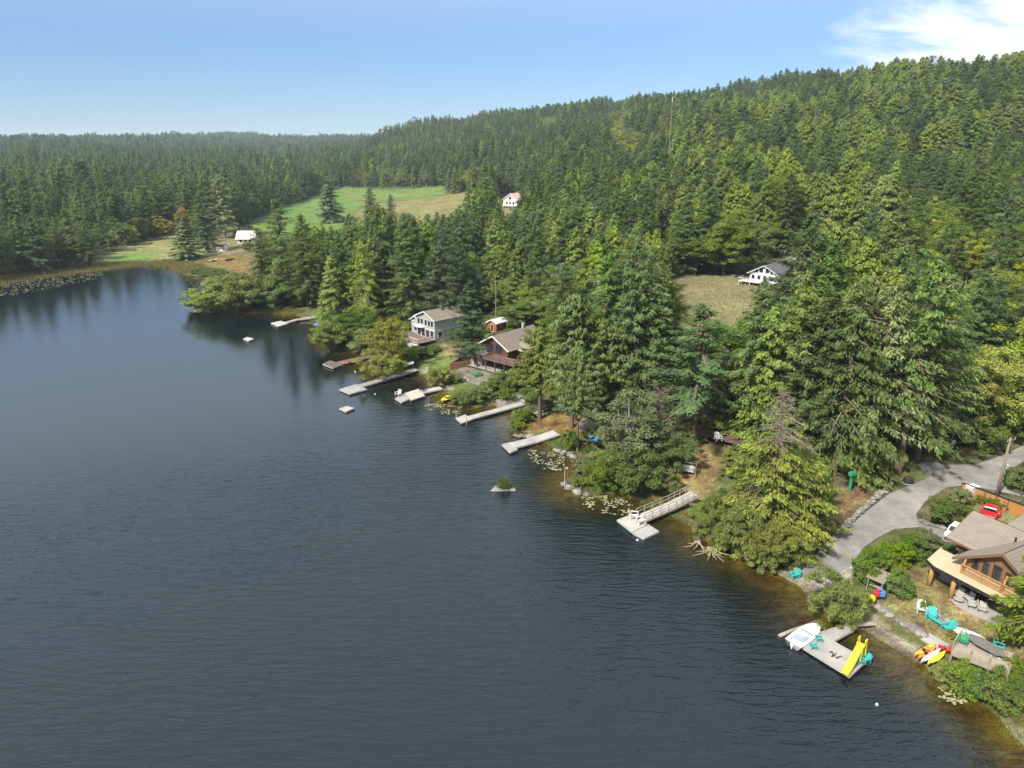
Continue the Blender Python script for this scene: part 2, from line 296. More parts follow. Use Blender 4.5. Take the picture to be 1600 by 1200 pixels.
# ---------------------------------------------------------------- ground sheet (finer near the shore, reaching the horizon all round)
def gpoly(pts): return np.array([G(*p)[:2] for p in pts])
ROAD_PX = [(1228, 905), (1262, 872), (1300, 840), (1342, 803), (1386, 768), (1425, 754), (1447, 744), (1428, 724), (1442, 718), (1478, 724), (1522, 723), (1562, 709), (1640, 664), (1720, 690),
 (1650, 800), (1600, 778), (1555, 768), (1512, 760), (1482, 764), (1452, 784), (1437, 804), (1442, 816), (1464, 822), (1500, 832), (1500, 850), (1475, 850), (1440, 826), (1402, 829), (1376, 842), (1352, 860), (1336, 886), (1310, 902), (1262, 914)]
ROADP = gpoly(ROAD_PX)
ISLE = gpoly([(1571, 752), (1578, 738), (1604, 722), (1640, 715), (1650, 775), (1600, 772), (1580, 764)])
REG = [  # (pixel polygon, colour, soft edge in metres)
 ([(390, 348), (450, 322), (500, 303), (535, 292), (690, 291), (700, 303), (640, 311), (580, 318), (555, 330), (560, 372), (440, 372), (398, 364)], (.135, .205, .042), 4),
 ([(580, 319), (700, 304), (745, 300), (760, 350), (560, 374), (555, 331)], (.21, .185, .075), 5),
 ([(540, 302), (680, 296), (690, 299), (600, 308), (545, 312)], (.19, .20, .06), 6),
 ([(158, 402), (200, 385), (275, 362), (290, 372), (335, 385), (335, 402), (270, 404), (200, 408), (165, 409)], (.235, .23, .085), 3),
 ([(160, 402), (200, 394), (240, 398), (232, 406), (165, 409)], (.125, .195, .04), 8),
 ([(330, 388), (335, 368), (400, 368), (402, 400), (375, 405), (330, 402)], (.21, .175, .095), 2),
 ([(305, 412), (330, 398), (402, 396), (402, 432), (360, 425)], (.185, .125, .045), 4),
 ([(1035, 440), (1100, 430), (1170, 430), (1195, 452), (1200, 530), (1100, 555), (1045, 525)], (.22, .205, .115), 5),
 ([(645, 575), (672, 552), (695, 540), (735, 545), (742, 562), (705, 576), (690, 592), (662, 590)], (.135, .175, .05), 1.5),
 ([(672, 550), (693, 536), (737, 542), (742, 553), (705, 557)], (.21, .155, .075), 2),
 ([(683, 602), (705, 590), (760, 590), (800, 600), (800, 618), (770, 630), (735, 618), (715, 612)], (.13, .15, .045), 1.5),
 ([(710, 576), (735, 575), (768, 585), (765, 605), (722, 595)], (.20, .175, .13), 1),
 ([(762, 633), (795, 612), (826, 626), (801, 642), (783, 642)], (.30, .27, .225), .6),
 ([(812, 676), (826, 662), (850, 650), (886, 634), (920, 645), (915, 680), (884, 700), (850, 692)], (.21, .13, .05), 2),
 ([(848, 690), (862, 684), (885, 690), (884, 707), (866, 703)], (.10, .16, .025), 1.2),
 ([(985, 776), (1010, 752), (1060, 740), (1095, 695), (1135, 700), (1115, 760), (1085, 800), (1078, 822), (1052, 808), (1032, 797)], (.22, .155, .07), 2),
 ([(1045, 804), (1070, 812), (1082, 824), (1072, 816)], (.28, .25, .20), .5),
 ([(440, 485), (470, 472), (515, 478), (518, 495), (512, 510), (482, 499), (462, 493)], (.15, .165, .05), 1.5),
 ([(480, 497), (500, 494), (525, 508), (516, 519), (512, 512), (497, 505)], (.25, .22, .17), 1),
 ([(562, 556), (580, 546), (600, 550), (596, 566), (578, 570)], (.24, .22, .18), 1),
 ([(642, 583), (668, 574), (680, 585), (683, 594), (670, 588), (652, 582)], (.30, .27, .22), .8),
 ([(684, 605), (696, 600), (712, 608), (700, 616), (690, 612)], (.28, .25, .2), .6),
 ([(1336, 966), (1388, 930), (1412, 880), (1442, 880), (1462, 884), (1470, 925), (1530, 960), (1640, 1010), (1640, 1140), (1560, 1118), (1460, 1064), (1448, 1040), (1390, 1000)], (.205, .165, .075), 1),
 ([(1455, 925), (1472, 925), (1535, 962), (1600, 1000), (1590, 1006), (1520, 975), (1470, 940)], (.225, .145, .075), 1.0),
 ([(1385, 975), (1400, 975), (1440, 1005), (1490, 1030), (1480, 1045), (1450, 1035), (1400, 1000)], (.12, .145, .035), 1.2),
 ([(1338, 970), (1352, 960), (1374, 966), (1400, 990), (1440, 1015), (1455, 1032), (1449, 1043), (1432, 1033), (1388, 1008), (1345, 981)], (.32, .275, .21), .5),
 ([(1205, 905), (1250, 876), (1340, 880), (1316, 912), (1250, 925)], (.33, .30, .25), .8),
 ([(1275, 862), (1302, 830), (1345, 793), (1388, 760), (1378, 742), (1320, 760), (1285, 800), (1262, 850)], (.165, .105, .055), 2),
 ([(1385, 770), (1428, 752), (1450, 742), (1440, 735), (1395, 735)], (.11, .12, .04), 1.2),
 ([(1430, 720), (1480, 722), (1560, 706), (1600, 686), (1590, 670), (1500, 700), (1440, 708)], (.12, .11, .045), 1.2),
 ([(1436, 804), (1452, 783), (1484, 763), (1514, 760), (1560, 775), (1600, 790), (1600, 830), (1480, 825), (1442, 817)], (.15, .13, .06), .8),
 ([(1378, 842), (1402, 830), (1440, 827), (1466, 850), (1462, 880), (1420, 890), (1380, 930), (1340, 930), (1350, 870)], (.12, .135, .045), .8),
 ([(1560, 1118), (1600, 1085), (1660, 1120), (1640, 1190), (1600, 1166)], (.22, .17, .075), 1),
 ([(1562, 1122), (1580, 1128), (1605, 1148), (1600, 1166), (1575, 1142)], (.34, .30, .25), .4),
 ([(1205, 446), (1240, 396), (1262, 398), (1300, 425), (1290, 450), (1250, 455)], (.26, .25, .22), 2),
 ([(770, 322), (815, 318), (820, 340), (770, 345)], (.2, .16, .08), 3)]
fr = np.linspace(R(-47), R(47), 400); bk = np.linspace(R(47), R(313), 62)[1:-1]
ANG = np.concatenate((fr, bk)); RAD = np.concatenate(([0.5, 8, 18], 28 * 1.0094 ** np.arange(0, 590)))
NA, NR = len(ANG), len(RAD)
X = (RAD[:, None] * np.sin(ANG)[None]).ravel(); Y = (RAD[:, None] * np.cos(ANG)[None]).ravel()
DS = shore_d(X, Y); Zh = height(X, Y, DS)
rcol = np.zeros((len(X), 3)); rcol[:] = (.10, .10, .048)
rng0 = np.random.default_rng(5)
near = (DS > 0) & (RAD.repeat(NA) < 420)
rcol[near & (DS < 14)] = (.105, .11, .042)
jit = rng0.normal(0, 1, len(X))
for poly, c, soft in REG:
    P = gpoly(poly); lo = P.min(0) - 10; hi = P.max(0) + 10
    k = np.where((X > lo[0]) & (X < hi[0]) & (Y > lo[1]) & (Y < hi[1]))[0]
    if not len(k): continue
    dd = poly_d(X[k], Y[k], P) + jit[k] * soft * 0.25; a = sst(-soft * .5, soft * .5, dd)[:, None]
    rcol[k] = rcol[k] * (1 - a) + np.array(c) * a
mud = sst(2.2, 0.3, DS)[:, None] * 0.6; rcol = np.where((DS > 0)[:, None], rcol * (1 - mud) + np.array((.14, .115, .07)) * mud, rcol)
bed = np.array((.16, .122, .038)) * sst(-15, 0, DS)[:, None] + np.array((.05, .045, .02)) * (1 - sst(-15, 0, DS)[:, None])
rcol = np.where((DS <= 0)[:, None], bed, rcol)
ii = np.arange(NR - 1)[:, None] * NA + np.arange(NA)[None]; jj = np.arange(NR - 1)[:, None] * NA + (np.arange(NA)[None] + 1) % NA
F = np.stack((ii, jj, jj + NA, ii + NA), -1).reshape(-1, 4)
def ground_mat(name, rough=0.95):
    m, t, b = nodes(name); lk = t.links.new; b.inputs['Roughness'].default_value = rough; b.inputs['Specular IOR Level'].default_value = 0.15
    at = t.nodes.new('ShaderNodeAttribute'); at.attribute_name = 'soil'
    tcn = t.nodes.new('ShaderNodeTexCoord'); out = []
    for sc_, de in ((0.09, 4), (0.55, 6), (3.5, 5)):
        no = t.nodes.new('ShaderNodeTexNoise'); no.inputs['Scale'].default_value = sc_; no.inputs['Detail'].default_value = de; no.inputs['Roughness'].default_value = .65; lk(tcn.outputs['Object'], no.inputs['Vector']); out.append(no)
    c = at.outputs['Color']
    for no, a in ((out[0], .35), (out[1], .55), (out[2], .5)):
        mr = t.nodes.new('ShaderNodeMapRange'); lk(no.outputs[0], mr.inputs[0]); mr.inputs[1].default_value = .3; mr.inputs[2].default_value = .7; mr.inputs[3].default_value = 1 - a; mr.inputs[4].default_value = 1 + a * .8
        vm = t.nodes.new('ShaderNodeVectorMath'); vm.operation = 'SCALE'; lk(c, vm.inputs[0]); lk(mr.outputs[0], vm.inputs['Scale']); c = vm.outputs[0]
    # patches of greener growth in the dry ground
    hs = t.nodes.new('ShaderNodeHueSaturation'); lk(c, hs.inputs['Color']); mr = t.nodes.new('ShaderNodeMapRange'); lk(out[1].outputs[1] if False else out[1].outputs[0], mr.inputs[0]); mr.inputs[1].default_value = .35; mr.inputs[2].default_value = .65; mr.inputs[3].default_value = .47; mr.inputs[4].default_value = .545; lk(mr.outputs[0], hs.inputs['Hue'])
    lk(hs.outputs[0], b.inputs['Base Color'])
    bu = t.nodes.new('ShaderNodeBump'); bu.inputs['Strength'].default_value = .6; bu.inputs['Distance'].default_value = .25; lk(out[2].outputs[0], bu.inputs['Height']); lk(bu.outputs[0], b.inputs['Normal'])
    return m
me = np_mesh('ground', np.stack((X, Y, Zh), -1), F, [ground_mat('ground_soil')], smooth=True)
a = me.color_attributes.new('soil', 'FLOAT_COLOR', 'POINT'); a.data.foreach_set('color', np.concatenate((rcol, np.ones((len(X), 1))), 1).astype(np.float32).ravel())
tag(link('ground', me), kind='structure')
# terrain height read off the sheet itself, so that draped things sit on it
ZG = Zh.reshape(NR, NA)
def drape(x, y):
    x = np.asarray(x, float).ravel(); y = np.asarray(y, float).ravel(); a_ = np.arctan2(x, y); r_ = np.hypot(x, y)
    ia = np.clip(np.searchsorted(fr, a_) - 1, 0, 398); ir = np.clip(np.searchsorted(RAD, r_) - 1, 0, NR - 2)
    u = (a_ - fr[ia]) / (fr[ia + 1] - fr[ia]); v = (r_ - RAD[ir]) / (RAD[ir + 1] - RAD[ir])
    return (ZG[ir, ia] * (1 - u) + ZG[ir, ia + 1] * u) * (1 - v) + (ZG[ir + 1, ia] * (1 - u) + ZG[ir + 1, ia + 1] * u) * v
def sheet(name, P, step, lift, m, hole=None, edge=0.5, kind='structure'):
    """draped sheet over a plan polygon, boundary cells follow the outline"""
    lo, hi = P.min(0), P.max(0); xs = np.arange(lo[0], hi[0], step); ys = np.arange(lo[1], hi[1], step)
    gx, gy = np.meshgrid(xs, ys, indexing='ij'); d = poly_d(gx.ravel(), gy.ravel(), P)
    if hole is not None: d = np.minimum(d, -poly_d(gx.ravel(), gy.ravel(), hole))
    ok = (d > -edge * step).reshape(gx.shape)
    z = drape(gx, gy).reshape(gx.shape) + lift - 0.10 * (1 - sst(-.2, 1.0, d)).reshape(gx.shape)
    idx = -np.ones(gx.shape, int); idx[ok] = np.arange(ok.sum()); V = np.stack((gx[ok], gy[ok], z[ok]), -1)
    c = ok[:-1, :-1] & ok[1:, :-1] & ok[1:, 1:] & ok[:-1, 1:]
    Fq = np.stack((idx[:-1, :-1][c], idx[1:, :-1][c], idx[1:, 1:][c], idx[:-1, 1:][c]), -1)
    return tag(link(name, np_mesh(name, V, Fq, [m], smooth=True)), kind=kind)
def gravel_mat():
    m, t, b = nodes('gravel_road'); lk = t.links.new; b.inputs['Roughness'].default_value = .95; b.inputs['Specular IOR Level'].default_value = .1
    tcn = t.nodes.new('ShaderNodeTexCoord'); c = None
    for sc_, a_ in ((.12, .24), (.6, .2), (5.0, .15)):
        no = t.nodes.new('ShaderNodeTexNoise'); no.inputs['Scale'].default_value = sc_; no.inputs['Detail'].default_value = 7; lk(tcn.outputs['Object'], no.inputs['Vector'])
        mr = t.nodes.new('ShaderNodeMapRange'); lk(no.outputs[0], mr.inputs[0]); mr.inputs[1].default_value = .3; mr.inputs[2].default_value = .7; mr.inputs[3].default_value = 1 - a_; mr.inputs[4].default_value = 1 + a_
        vm = t.nodes.new('ShaderNodeVectorMath'); vm.operation = 'SCALE'
        if c is None: vm.inputs[0].default_value = (.215, .205, .19)
        else: lk(c, vm.inputs[0])
        lk(mr.outputs[0], vm.inputs['Scale']); c = vm.outputs[0]
    lk(c, b.inputs['Base Color']); return m
sheet('road', ROADP, 0.4, 0.05, gravel_mat(), hole=ISLE)
# ---------------------------------------------------------------- lake surface
gx = []
DW = DS
wr = RAD < 420
V = np.stack((X, Y, np.zeros_like(X)), -1); keep = (DS < 4.0) & (RAD.repeat(NA) < 900)
fk = keep[F].all(1); used = np.unique(F[fk]); rem = -np.ones(len(X), int); rem[used] = np.arange(len(used))
mw, t, b = nodes('lake_water'); lk = t.links.new; t.nodes.remove(b)
at = t.nodes.new('ShaderNodeAttribute'); at.attribute_name = 'deep'
tcn = t.nodes.new('ShaderNodeTexCoord')
def wave(scale, stretch, rot, detail, rough=.55, dist=0.0):
    mpn = t.nodes.new('ShaderNodeMapping'); mpn.inputs['Rotation'].default_value = (0, 0, rot); mpn.inputs['Scale'].default_value = (stretch, 1, 1); lk(tcn.outputs['Object'], mpn.inputs[0])
    no = t.nodes.new('ShaderNodeTexNoise'); no.inputs['Scale'].default_value = scale; no.inputs['Detail'].default_value = detail; no.inputs['Roughness'].default_value = rough; no.inputs['Distortion'].default_value = dist
    lk(mpn.outputs[0], no.inputs['Vector']); return no.outputs[0]
def mth(op, a_, b_=None, c_=None):
    n_ = t.nodes.new('ShaderNodeMath'); n_.operation = op
    for i, v in enumerate((a_, b_, c_)):
        if v is None: continue
        if isinstance(v, (int, float)): n_.inputs[i].default_value = v
        else: lk(v, n_.inputs[i])
    return n_.outputs[0]
w1 = wave(1.45, .24, R(6), 2, .45, .5); w2 = wave(4.6, .45, R(-12), 2, .5, .3); w3 = wave(0.34, .4, R(4), 2)
wind = wave(0.014, .35, R(15), 4, .55)
sepw = t.nodes.new('ShaderNodeSeparateXYZ'); lk(tcn.outputs['Object'], sepw.inputs[0])
# breeze: ruffled near the drone, calmer towards the sheltered far end
calm = t.nodes.new('ShaderNodeMapRange'); calm.interpolation_type = 'SMOOTHSTEP'; lk(mth('MULTIPLY_ADD', sepw.outputs[0], -0.45, sepw.outputs[1]), calm.inputs[0])
calm.inputs[1].default_value = 85; calm.inputs[2].default_value = 150; calm.inputs[3].default_value = 1.0; calm.inputs[4].default_value = 0.12
wm = t.nodes.new('ShaderNodeMapRange'); lk(wind, wm.inputs[0]); wm.inputs[1].default_value = .35; wm.inputs[2].default_value = .65; wm.inputs[3].default_value = .3; wm.inputs[4].default_value = 1.25
hgt = mth('MULTIPLY', mth('ADD', mth('ADD', w1, mth('MULTIPLY', w2, .35)), mth('MULTIPLY', w3, .6)), mth('MULTIPLY', calm.outputs[0], wm.outputs[0]))
bu = t.nodes.new('ShaderNodeBump'); bu.inputs['Strength'].default_value = 1.0; bu.inputs['Distance'].default_value = 0.23; lk(hgt, bu.inputs['Height'])
gl = t.nodes.new('ShaderNodeBsdfGlossy'); gl.inputs['Roughness'].default_value = .09; gl.inputs[0].default_value = (.88, .96, 1, 1); lk(bu.outputs[0], gl.inputs['Normal'])
di = t.nodes.new('ShaderNodeBsdfDiffuse'); di.inputs[0].default_value = (.0055, .0090, .0105, 1)
tr = t.nodes.new('ShaderNodeBsdfTransparent'); tr.inputs[0].default_value = (.72, .66, .42, 1)
mx = t.nodes.new('ShaderNodeMixShader'); lk(at.outputs['Fac'], mx.inputs[0]); lk(tr.outputs[0], mx.inputs[1]); lk(di.outputs[0], mx.inputs[2])
fre = t.nodes.new('ShaderNodeFresnel'); fre.inputs['IOR'].default_value = 1.62; lk(bu.outputs[0], fre.inputs['Normal'])
m2 = t.nodes.new('ShaderNodeMixShader'); geo = t.nodes.new('ShaderNodeNewGeometry'); lk(mth('MULTIPLY', fre.outputs[0], mth('SUBTRACT', 1.0, geo.outputs['Backfacing'])), m2.inputs[0]); lk(mx.outputs[0], m2.inputs[1]); lk(gl.outputs[0], m2.inputs[2])
lk(m2.outputs[0], t.nodes['Material Output'].inputs[0])
me = np_mesh('lake', V[used], rem[F[fk]], [mw], smooth=True)
a = me.attributes.new('deep', 'FLOAT', 'POINT'); a.data.foreach_set('value', (sst(0.0, 11.0, -DS[used] + jit[used] * .3) ** 0.6).astype(np.float32))
tag(link('lake', me), kind='structure')
# ---------------------------------------------------------------- trees: prototypes
def bend_quads(C, A, B):
    """diamond leaves: centre, long half-axis, short half-axis"""
    n = len(C); V = np.empty((n, 4, 3)); V[:, 0] = C - A; V[:, 1] = C + B - A * .1; V[:, 2] = C + A; V[:, 3] = C - B - A * .1
    return V.reshape(-1, 3), np.arange(n * 4).reshape(n, 4)
def unit(v): return v / np.maximum(np.linalg.norm(v, axis=-1, keepdims=True), 1e-9)
def ntube(paths, n=4):
    """many tapered tubes -> verts, quads; paths = [(pts Nx3, radii N)]"""
    V = []; Fq = []; k0 = 0
    for pts, rr in paths:
        pts = np.asarray(pts, float); d = unit(np.gradient(pts, axis=0)); ref = np.where(np.abs(d[:, 2:3]) < .9, [[0, 0, 1.]], [[1., 0, 0]])
        a_ = unit(np.cross(d, ref)); b_ = np.cross(d, a_); an = np.arange(n) * 2 * np.pi / n
        ring = pts[:, None] + (a_[:, None] * np.cos(an)[None, :, None] + b_[:, None] * np.sin(an)[None, :, None]) * np.asarray(rr)[:, None, None]
        V.append(ring.reshape(-1, 3)); m_ = len(pts); i = np.arange(m_ - 1)[:, None] * n + np.arange(n)[None]; j = np.arange(m_ - 1)[:, None] * n + (np.arange(n)[None] + 1) % n
        Fq.append(np.stack((i, j, j + n, i + n), -1).reshape(-1, 4) + k0); k0 += m_ * n
    return np.concatenate(V), np.concatenate(Fq)
BARK = mat('bark', (.12, .085, .06), .95, .3, 6, stretch=(4, 4, .5))
BARK_PALE = mat('bark_pale', (.34, .30, .25), .95, .25, 6, stretch=(4, 4, .5))
TWIG = mat('dead_twig', (.235, .19, .14), .95, .2, 2)
def conifer(seed, H=24, Rb=4.2, c0=.12, nb=150, power=.64, droop=.25, leaf=(.27, .085), dens=25, hang=.35, dead_above=None, dead_frac=0.0, top_round=0.0, rough=.22, trunk_r=.34):
    g = np.random.default_rng(seed); C = []; A = []; B = []; T = []; paths = []; dead = []
    tp = np.array([[0, 0, -.8], [0, 0, .3], [.06, .04, H * .5], [.02, 0, H * .97]]); paths.append((tp, [trunk_r * 1.5, trunk_r * 1.1, trunk_r * .6, .04]))
    lop = g.normal(0, .12, 6)          # lopsided crown
    for i in range(nb):
        u = (i + g.random()) / nb; u = u ** .92; z = H * (c0 + (1 - c0) * u); az = i * 2.399 + g.normal(0, .6)
        prof = (1 - u) ** power; prof *= min(1, .45 + u * 4.5) if c0 > .02 else 1
        side = 1 + sum(lop[k] * math.cos((k % 3 + 1) * az + k) for k in range(6))
        Lb = (Rb * prof * side * g.uniform(1 - rough * 1.6, 1 + rough)) + .22
        el = .35 * u - droop * (1 - u) + g.normal(0, .08)
        dh = np.array((math.cos(az), math.sin(az), 0)); lat = np.array((-math.sin(az), math.cos(az), 0))
        s = np.linspace(0, 1, 4); cur = np.outer(s * Lb, dh) + np.outer(el * Lb * s - droop * .55 * Lb * s * s + .12 * Lb * s ** 3, (0, 0, 1)); cur[:, 2] += z
        isdead = (dead_above is not None and u > dead_above + g.normal(0, .05)) or g.random() < dead_frac
        if isdead and dead_above is not None: cur[:, :2] *= .85; cur[:, 2] -= .35 * Lb * s ** 2
        (dead if isdead else paths).append((cur, [max(.02, .026 * Lb) * (1 - .85 * q) for q in s]))
        if isdead:
            for k in range(int(5 + Lb * 2.5)):       # bare side twigs
                q = g.uniform(.25, 1); c = np.array([np.interp(q, s, cur[:, j]) for j in range(3)]); sg = 1 if k % 2 else -1
                e = c + (dh * .5 + lat * sg * .7 + np.array((0, 0, -.35 + g.normal(0, .2)))) * g.uniform(.3, .8)
                dead.append((np.array([c, (c + e) / 2 + [0, 0, .04], e]), [.022, .016, .006]))
            continue
        m_ = int(6 + Lb * dens); q = g.uniform(.12, 1, m_) ** .75
        c = np.stack([np.interp(q, s, cur[:, j]) for j in range(3)], -1); sg = g.choice([-1, 1], m_)
        wlat = (.30 * Lb * (1 - q) * np.minimum(1, q * 4) + .10) * g.random(m_)
        c = c + lat[None] * (sg * wlat)[:, None] + g.normal(0, .13, (m_, 3)); c[:, 2] -= wlat * .25 - g.normal(0, .12, m_)
        ad = unit(dh[None] * g.uniform(.3, 1, m_)[:, None] + lat[None] * (sg * g.uniform(.1, 1, m_))[:, None] + np.array((0, 0, -1))[None] * (hang * g.uniform(.2, 1.6, m_))[:, None])
        nd = unit(np.array((0, 0, 1.))[None] + dh[None] * .35 + g.normal(0, .38, (m_, 3))); bd = unit(np.cross(ad, nd))
        sz = g.uniform(.6, 1.25, m_)[:, None]
        C.append(c); A.append(ad * leaf[0] * sz); B.append(bd * leaf[1] * sz)
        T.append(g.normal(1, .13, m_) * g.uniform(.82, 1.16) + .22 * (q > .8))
    tw, tf = ntube(paths, 5); me_t = np_mesh('trunk', tw, tf, [BARK], smooth=True)
    V, Fq = bend_quads(np.concatenate(C), np.concatenate(A), np.concatenate(B)); tone = np.repeat(np.clip(np.concatenate(T), .45, 1.7), 4)
    me_d = None
    if dead: dv, df = ntube(dead, 3); me_d = np_mesh('dead_branches', dv, df, [TWIG])
    return (V, Fq, tone), me_t, me_d
def broadleaf(seed, H=12, Rr=4.5, base=.25, clumps=70, per=85, leaf=(.15, .095), cr=.95, flat=1.0, stems=1, bark=None, up=0.0, trunk_r=.26, shell=.55):
    g = np.random.default_rng(seed); zc = H * (base + (1 - base) * .5); rz = H * (1 - base) * .5
    lobes = [(g.normal(0, .33, 3) * np.array((Rr, Rr, rz * .8)), g.uniform(.55, .8)) for _ in range(7)]
    cc = []
    while len(cc) < clumps:
        lo, ls = lobes[g.integers(7)]; d = unit(g.normal(0, 1, 3)); r_ = shell + (1 - shell) * g.random() ** .6
        p = lo + d * np.array((Rr, Rr, rz)) * ls * r_
        if np.hypot(*(p / np.array((Rr, Rr, rz)))[:2]) < 1.1 and p[2] > -rz: cc.append(p + np.array((0, 0, zc)))
    cc = np.array(cc); paths = []
    for k in range(stems):
        a_ = k * 2.4 + g.random(); off = np.array((math.cos(a_), math.sin(a_), 0)) * (0 if stems == 1 else .3)
        top = np.array((off[0] * 6, off[1] * 6, H * .72)) if stems > 1 else np.array((g.normal(0, .3), g.normal(0, .3), H * .8))
        mid = off * 2.5 + np.array((g.normal(0, .15), g.normal(0, .15), H * .35)); tr_ = trunk_r / math.sqrt(stems)
        paths.append((np.array([off * .6 + [0, 0, -.6], off + [0, 0, .2], mid, top]), [tr_ * 1.3, tr_, tr_ * .7, .03]))
    for p in cc[::2]:
        q = paths[g.integers(stems)][0]; s0 = q[2] * g.uniform(.5, 1.0) + (q[3] - q[2]) * g.uniform(0, .6); mm = (s0 + p) / 2 + [0, 0, .25]
        paths.append((np.array([s0, mm, p]), [.07 * trunk_r / .26, .045 * trunk_r / .26, .012]))
    tw, tf = ntube(paths, 5); me_t = np_mesh('trunk', tw, tf, [bark or BARK], smooth=True)
    nn = clumps * per; ci = np.repeat(np.arange(clumps), per); off = unit(g.normal(0, 1, (nn, 3))) * (g.random(nn) ** .45)[:, None] * cr * np.array((1, 1, .62 * flat)) * np.repeat(g.uniform(.6, 1.2, clumps), per)[:, None]
    c = cc[ci] + off; nd = unit(off + np.array((0, 0, .9)) * cr + g.normal(0, .5, (nn, 3)) * cr)
    ad = unit(np.cross(nd, g.normal(0, 1, (nn, 3)))); ad = unit(ad + np.array((0, 0, up))); bd = unit(np.cross(nd, ad)); sz = g.uniform(.6, 1.3, nn)[:, None]
    c[:, 2] = np.maximum(c[:, 2], .05)
    V, Fq = bend_quads(c, ad * leaf[0] * sz, bd * leaf[1] * sz)
    tone = np.repeat(np.clip(g.normal(1, .14, nn) * np.repeat(g.uniform(.8, 1.2, clumps), per), .45, 1.7), 4)
    return (V, Fq, tone), me_t, None
def snag(seed, H=10, Rr=2.2, nb=34, up=.5, sub=7, r0=.16):
    g = np.random.default_rng(seed); paths = [(np.array([[0, 0, -.5], [.1, 0, H * .4], [.2, .1, H]]), [r0, r0 * .7, .03])]
    for i in range(nb):
        u = .2 + .78 * i / nb; z = H * u; az = i * 2.4; Lb = Rr * (1 - u * .6) * g.uniform(.5, 1.2); dh = np.array((math.cos(az), math.sin(az), up + g.normal(0, .2)))
        b0 = np.array((.1, 0, z)); e = b0 + dh * Lb; paths.append((np.array([b0, (b0 + e) / 2 + g.normal(0, .12, 3), e]), [.05, .03, .008]))
        for k in range(sub):
            q = g.uniform(.3, 1); c = b0 + (e - b0) * q; e2 = c + g.normal(0, .45, 3) + dh * .25; paths.append((np.array([c, (c + e2) / 2, e2]), [.02, .014, .005]))
    v, f = ntube(paths, 3); return None, np_mesh('trunk', v, f, [TWIG]), None
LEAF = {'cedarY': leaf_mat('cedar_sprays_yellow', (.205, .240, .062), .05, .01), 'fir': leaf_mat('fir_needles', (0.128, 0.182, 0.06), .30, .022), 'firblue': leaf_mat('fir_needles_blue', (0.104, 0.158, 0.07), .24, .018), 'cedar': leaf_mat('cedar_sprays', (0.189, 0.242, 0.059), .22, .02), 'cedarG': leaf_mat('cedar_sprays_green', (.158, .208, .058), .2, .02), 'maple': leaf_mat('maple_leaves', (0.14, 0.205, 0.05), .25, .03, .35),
 'alder': leaf_mat('alder_leaves', (0.268, 0.299, 0.061), .25, .03, .35), 'willow': leaf_mat('willow_leaves', (0.21, 0.25, 0.073), .22, .025, .3), 'gold': leaf_mat('autumn_leaves', (.26, .255, .042), .2, .02, .35),
 'olive': leaf_mat('olive_leaves', (0.181, 0.217, 0.098), .2, .02, .3), 'hedge': leaf_mat('hedge_leaves', (0.125, 0.188, 0.046), .18, .02, .3), 'lime': leaf_mat('lime_leaves', (0.159, 0.232, 0.034), .15, .02, .35)}
SHAPES = {   # name: (generator result, nominal height)
 'firA': (conifer(1, 24, 5.2, .08, 170), 24), 'firB': (conifer(2, 24, 4.4, .14, 155, power=.58, droop=.32, rough=.3), 24), 'firC': (conifer(3, 24, 5.8, .05, 175, power=.74, droop=.2, hang=.5), 24),
 'firD': (conifer(4, 24, 4.9, .28, 135, power=.52, droop=.3, rough=.38, dead_frac=.06), 24),
 'cedarA': (conifer(11, 22, 5.0, .03, 215, power=.64, droop=.42, leaf=(.26, .105), dens=30, hang=1.0, rough=.14), 22), 'cedarB': (conifer(12, 22, 4.3, .05, 205, power=.56, droop=.5, leaf=(.26, .105), dens=30, hang=1.1, rough=.18), 22),
 'cedarHigh': (conifer(13, 22, 5.2, .38, 190, power=.48, droop=.16, leaf=(.26, .105), dens=28, hang=.9, rough=.18, trunk_r=.42), 22),
 'deadtop': (conifer(21, 22, 5.6, .03, 200, power=.72, droop=.42, leaf=(.26, .105), dens=32, hang=1.0, dead_above=.66, dead_frac=.12, rough=.2), 22),
 'firSparse': (conifer(22, 24, 4.6, .22, 120, power=.7, droop=.42, leaf=(.27, .08), dens=17, hang=1.0, rough=.35, dead_frac=.13), 24),
 'mapleA': (broadleaf(31, 14, 5.2, .14, 130, 170, cr=1.15), 14), 'mapleB': (broadleaf(32, 13, 4.6, .2, 120, 160, cr=1.05), 13), 'mapleC': (broadleaf(33, 12, 5.6, .12, 140, 150, cr=1.0), 12),
 'alderA': (broadleaf(34, 13, 3.8, .25, 110, 140, leaf=(.13, .085), cr=.9, bark=BARK_PALE), 13), 'willowA': (broadleaf(41, 6, 3.6, .02, 110, 150, leaf=(.17, .045), cr=.75, stems=6, up=.6), 6), 'willowB': (broadleaf(42, 5, 3.2, .0, 100, 150, leaf=(.17, .045), cr=.7, stems=5, up=.6), 5),
 'bushA': (broadleaf(51, 2.4, 1.5, .0, 70, 140, leaf=(.07, .045), cr=.42, stems=4, trunk_r=.08, shell=.7), 2.4), 'bushB': (broadleaf(52, 2.0, 1.7, .0, 70, 140, leaf=(.072, .042), cr=.4, stems=4, trunk_r=.08, shell=.6, up=.4), 2.0),
 'snag': (snag(61), 10), 'snagB': (snag(62, 8, 2.6, 40, .9, 9), 8)}
CROWN = {}
def crown_mesh(shape, leaf):
    if (shape, leaf) not in CROWN:
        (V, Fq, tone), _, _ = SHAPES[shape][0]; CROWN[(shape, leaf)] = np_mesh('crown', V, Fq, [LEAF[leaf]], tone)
    return CROWN[(shape, leaf)]
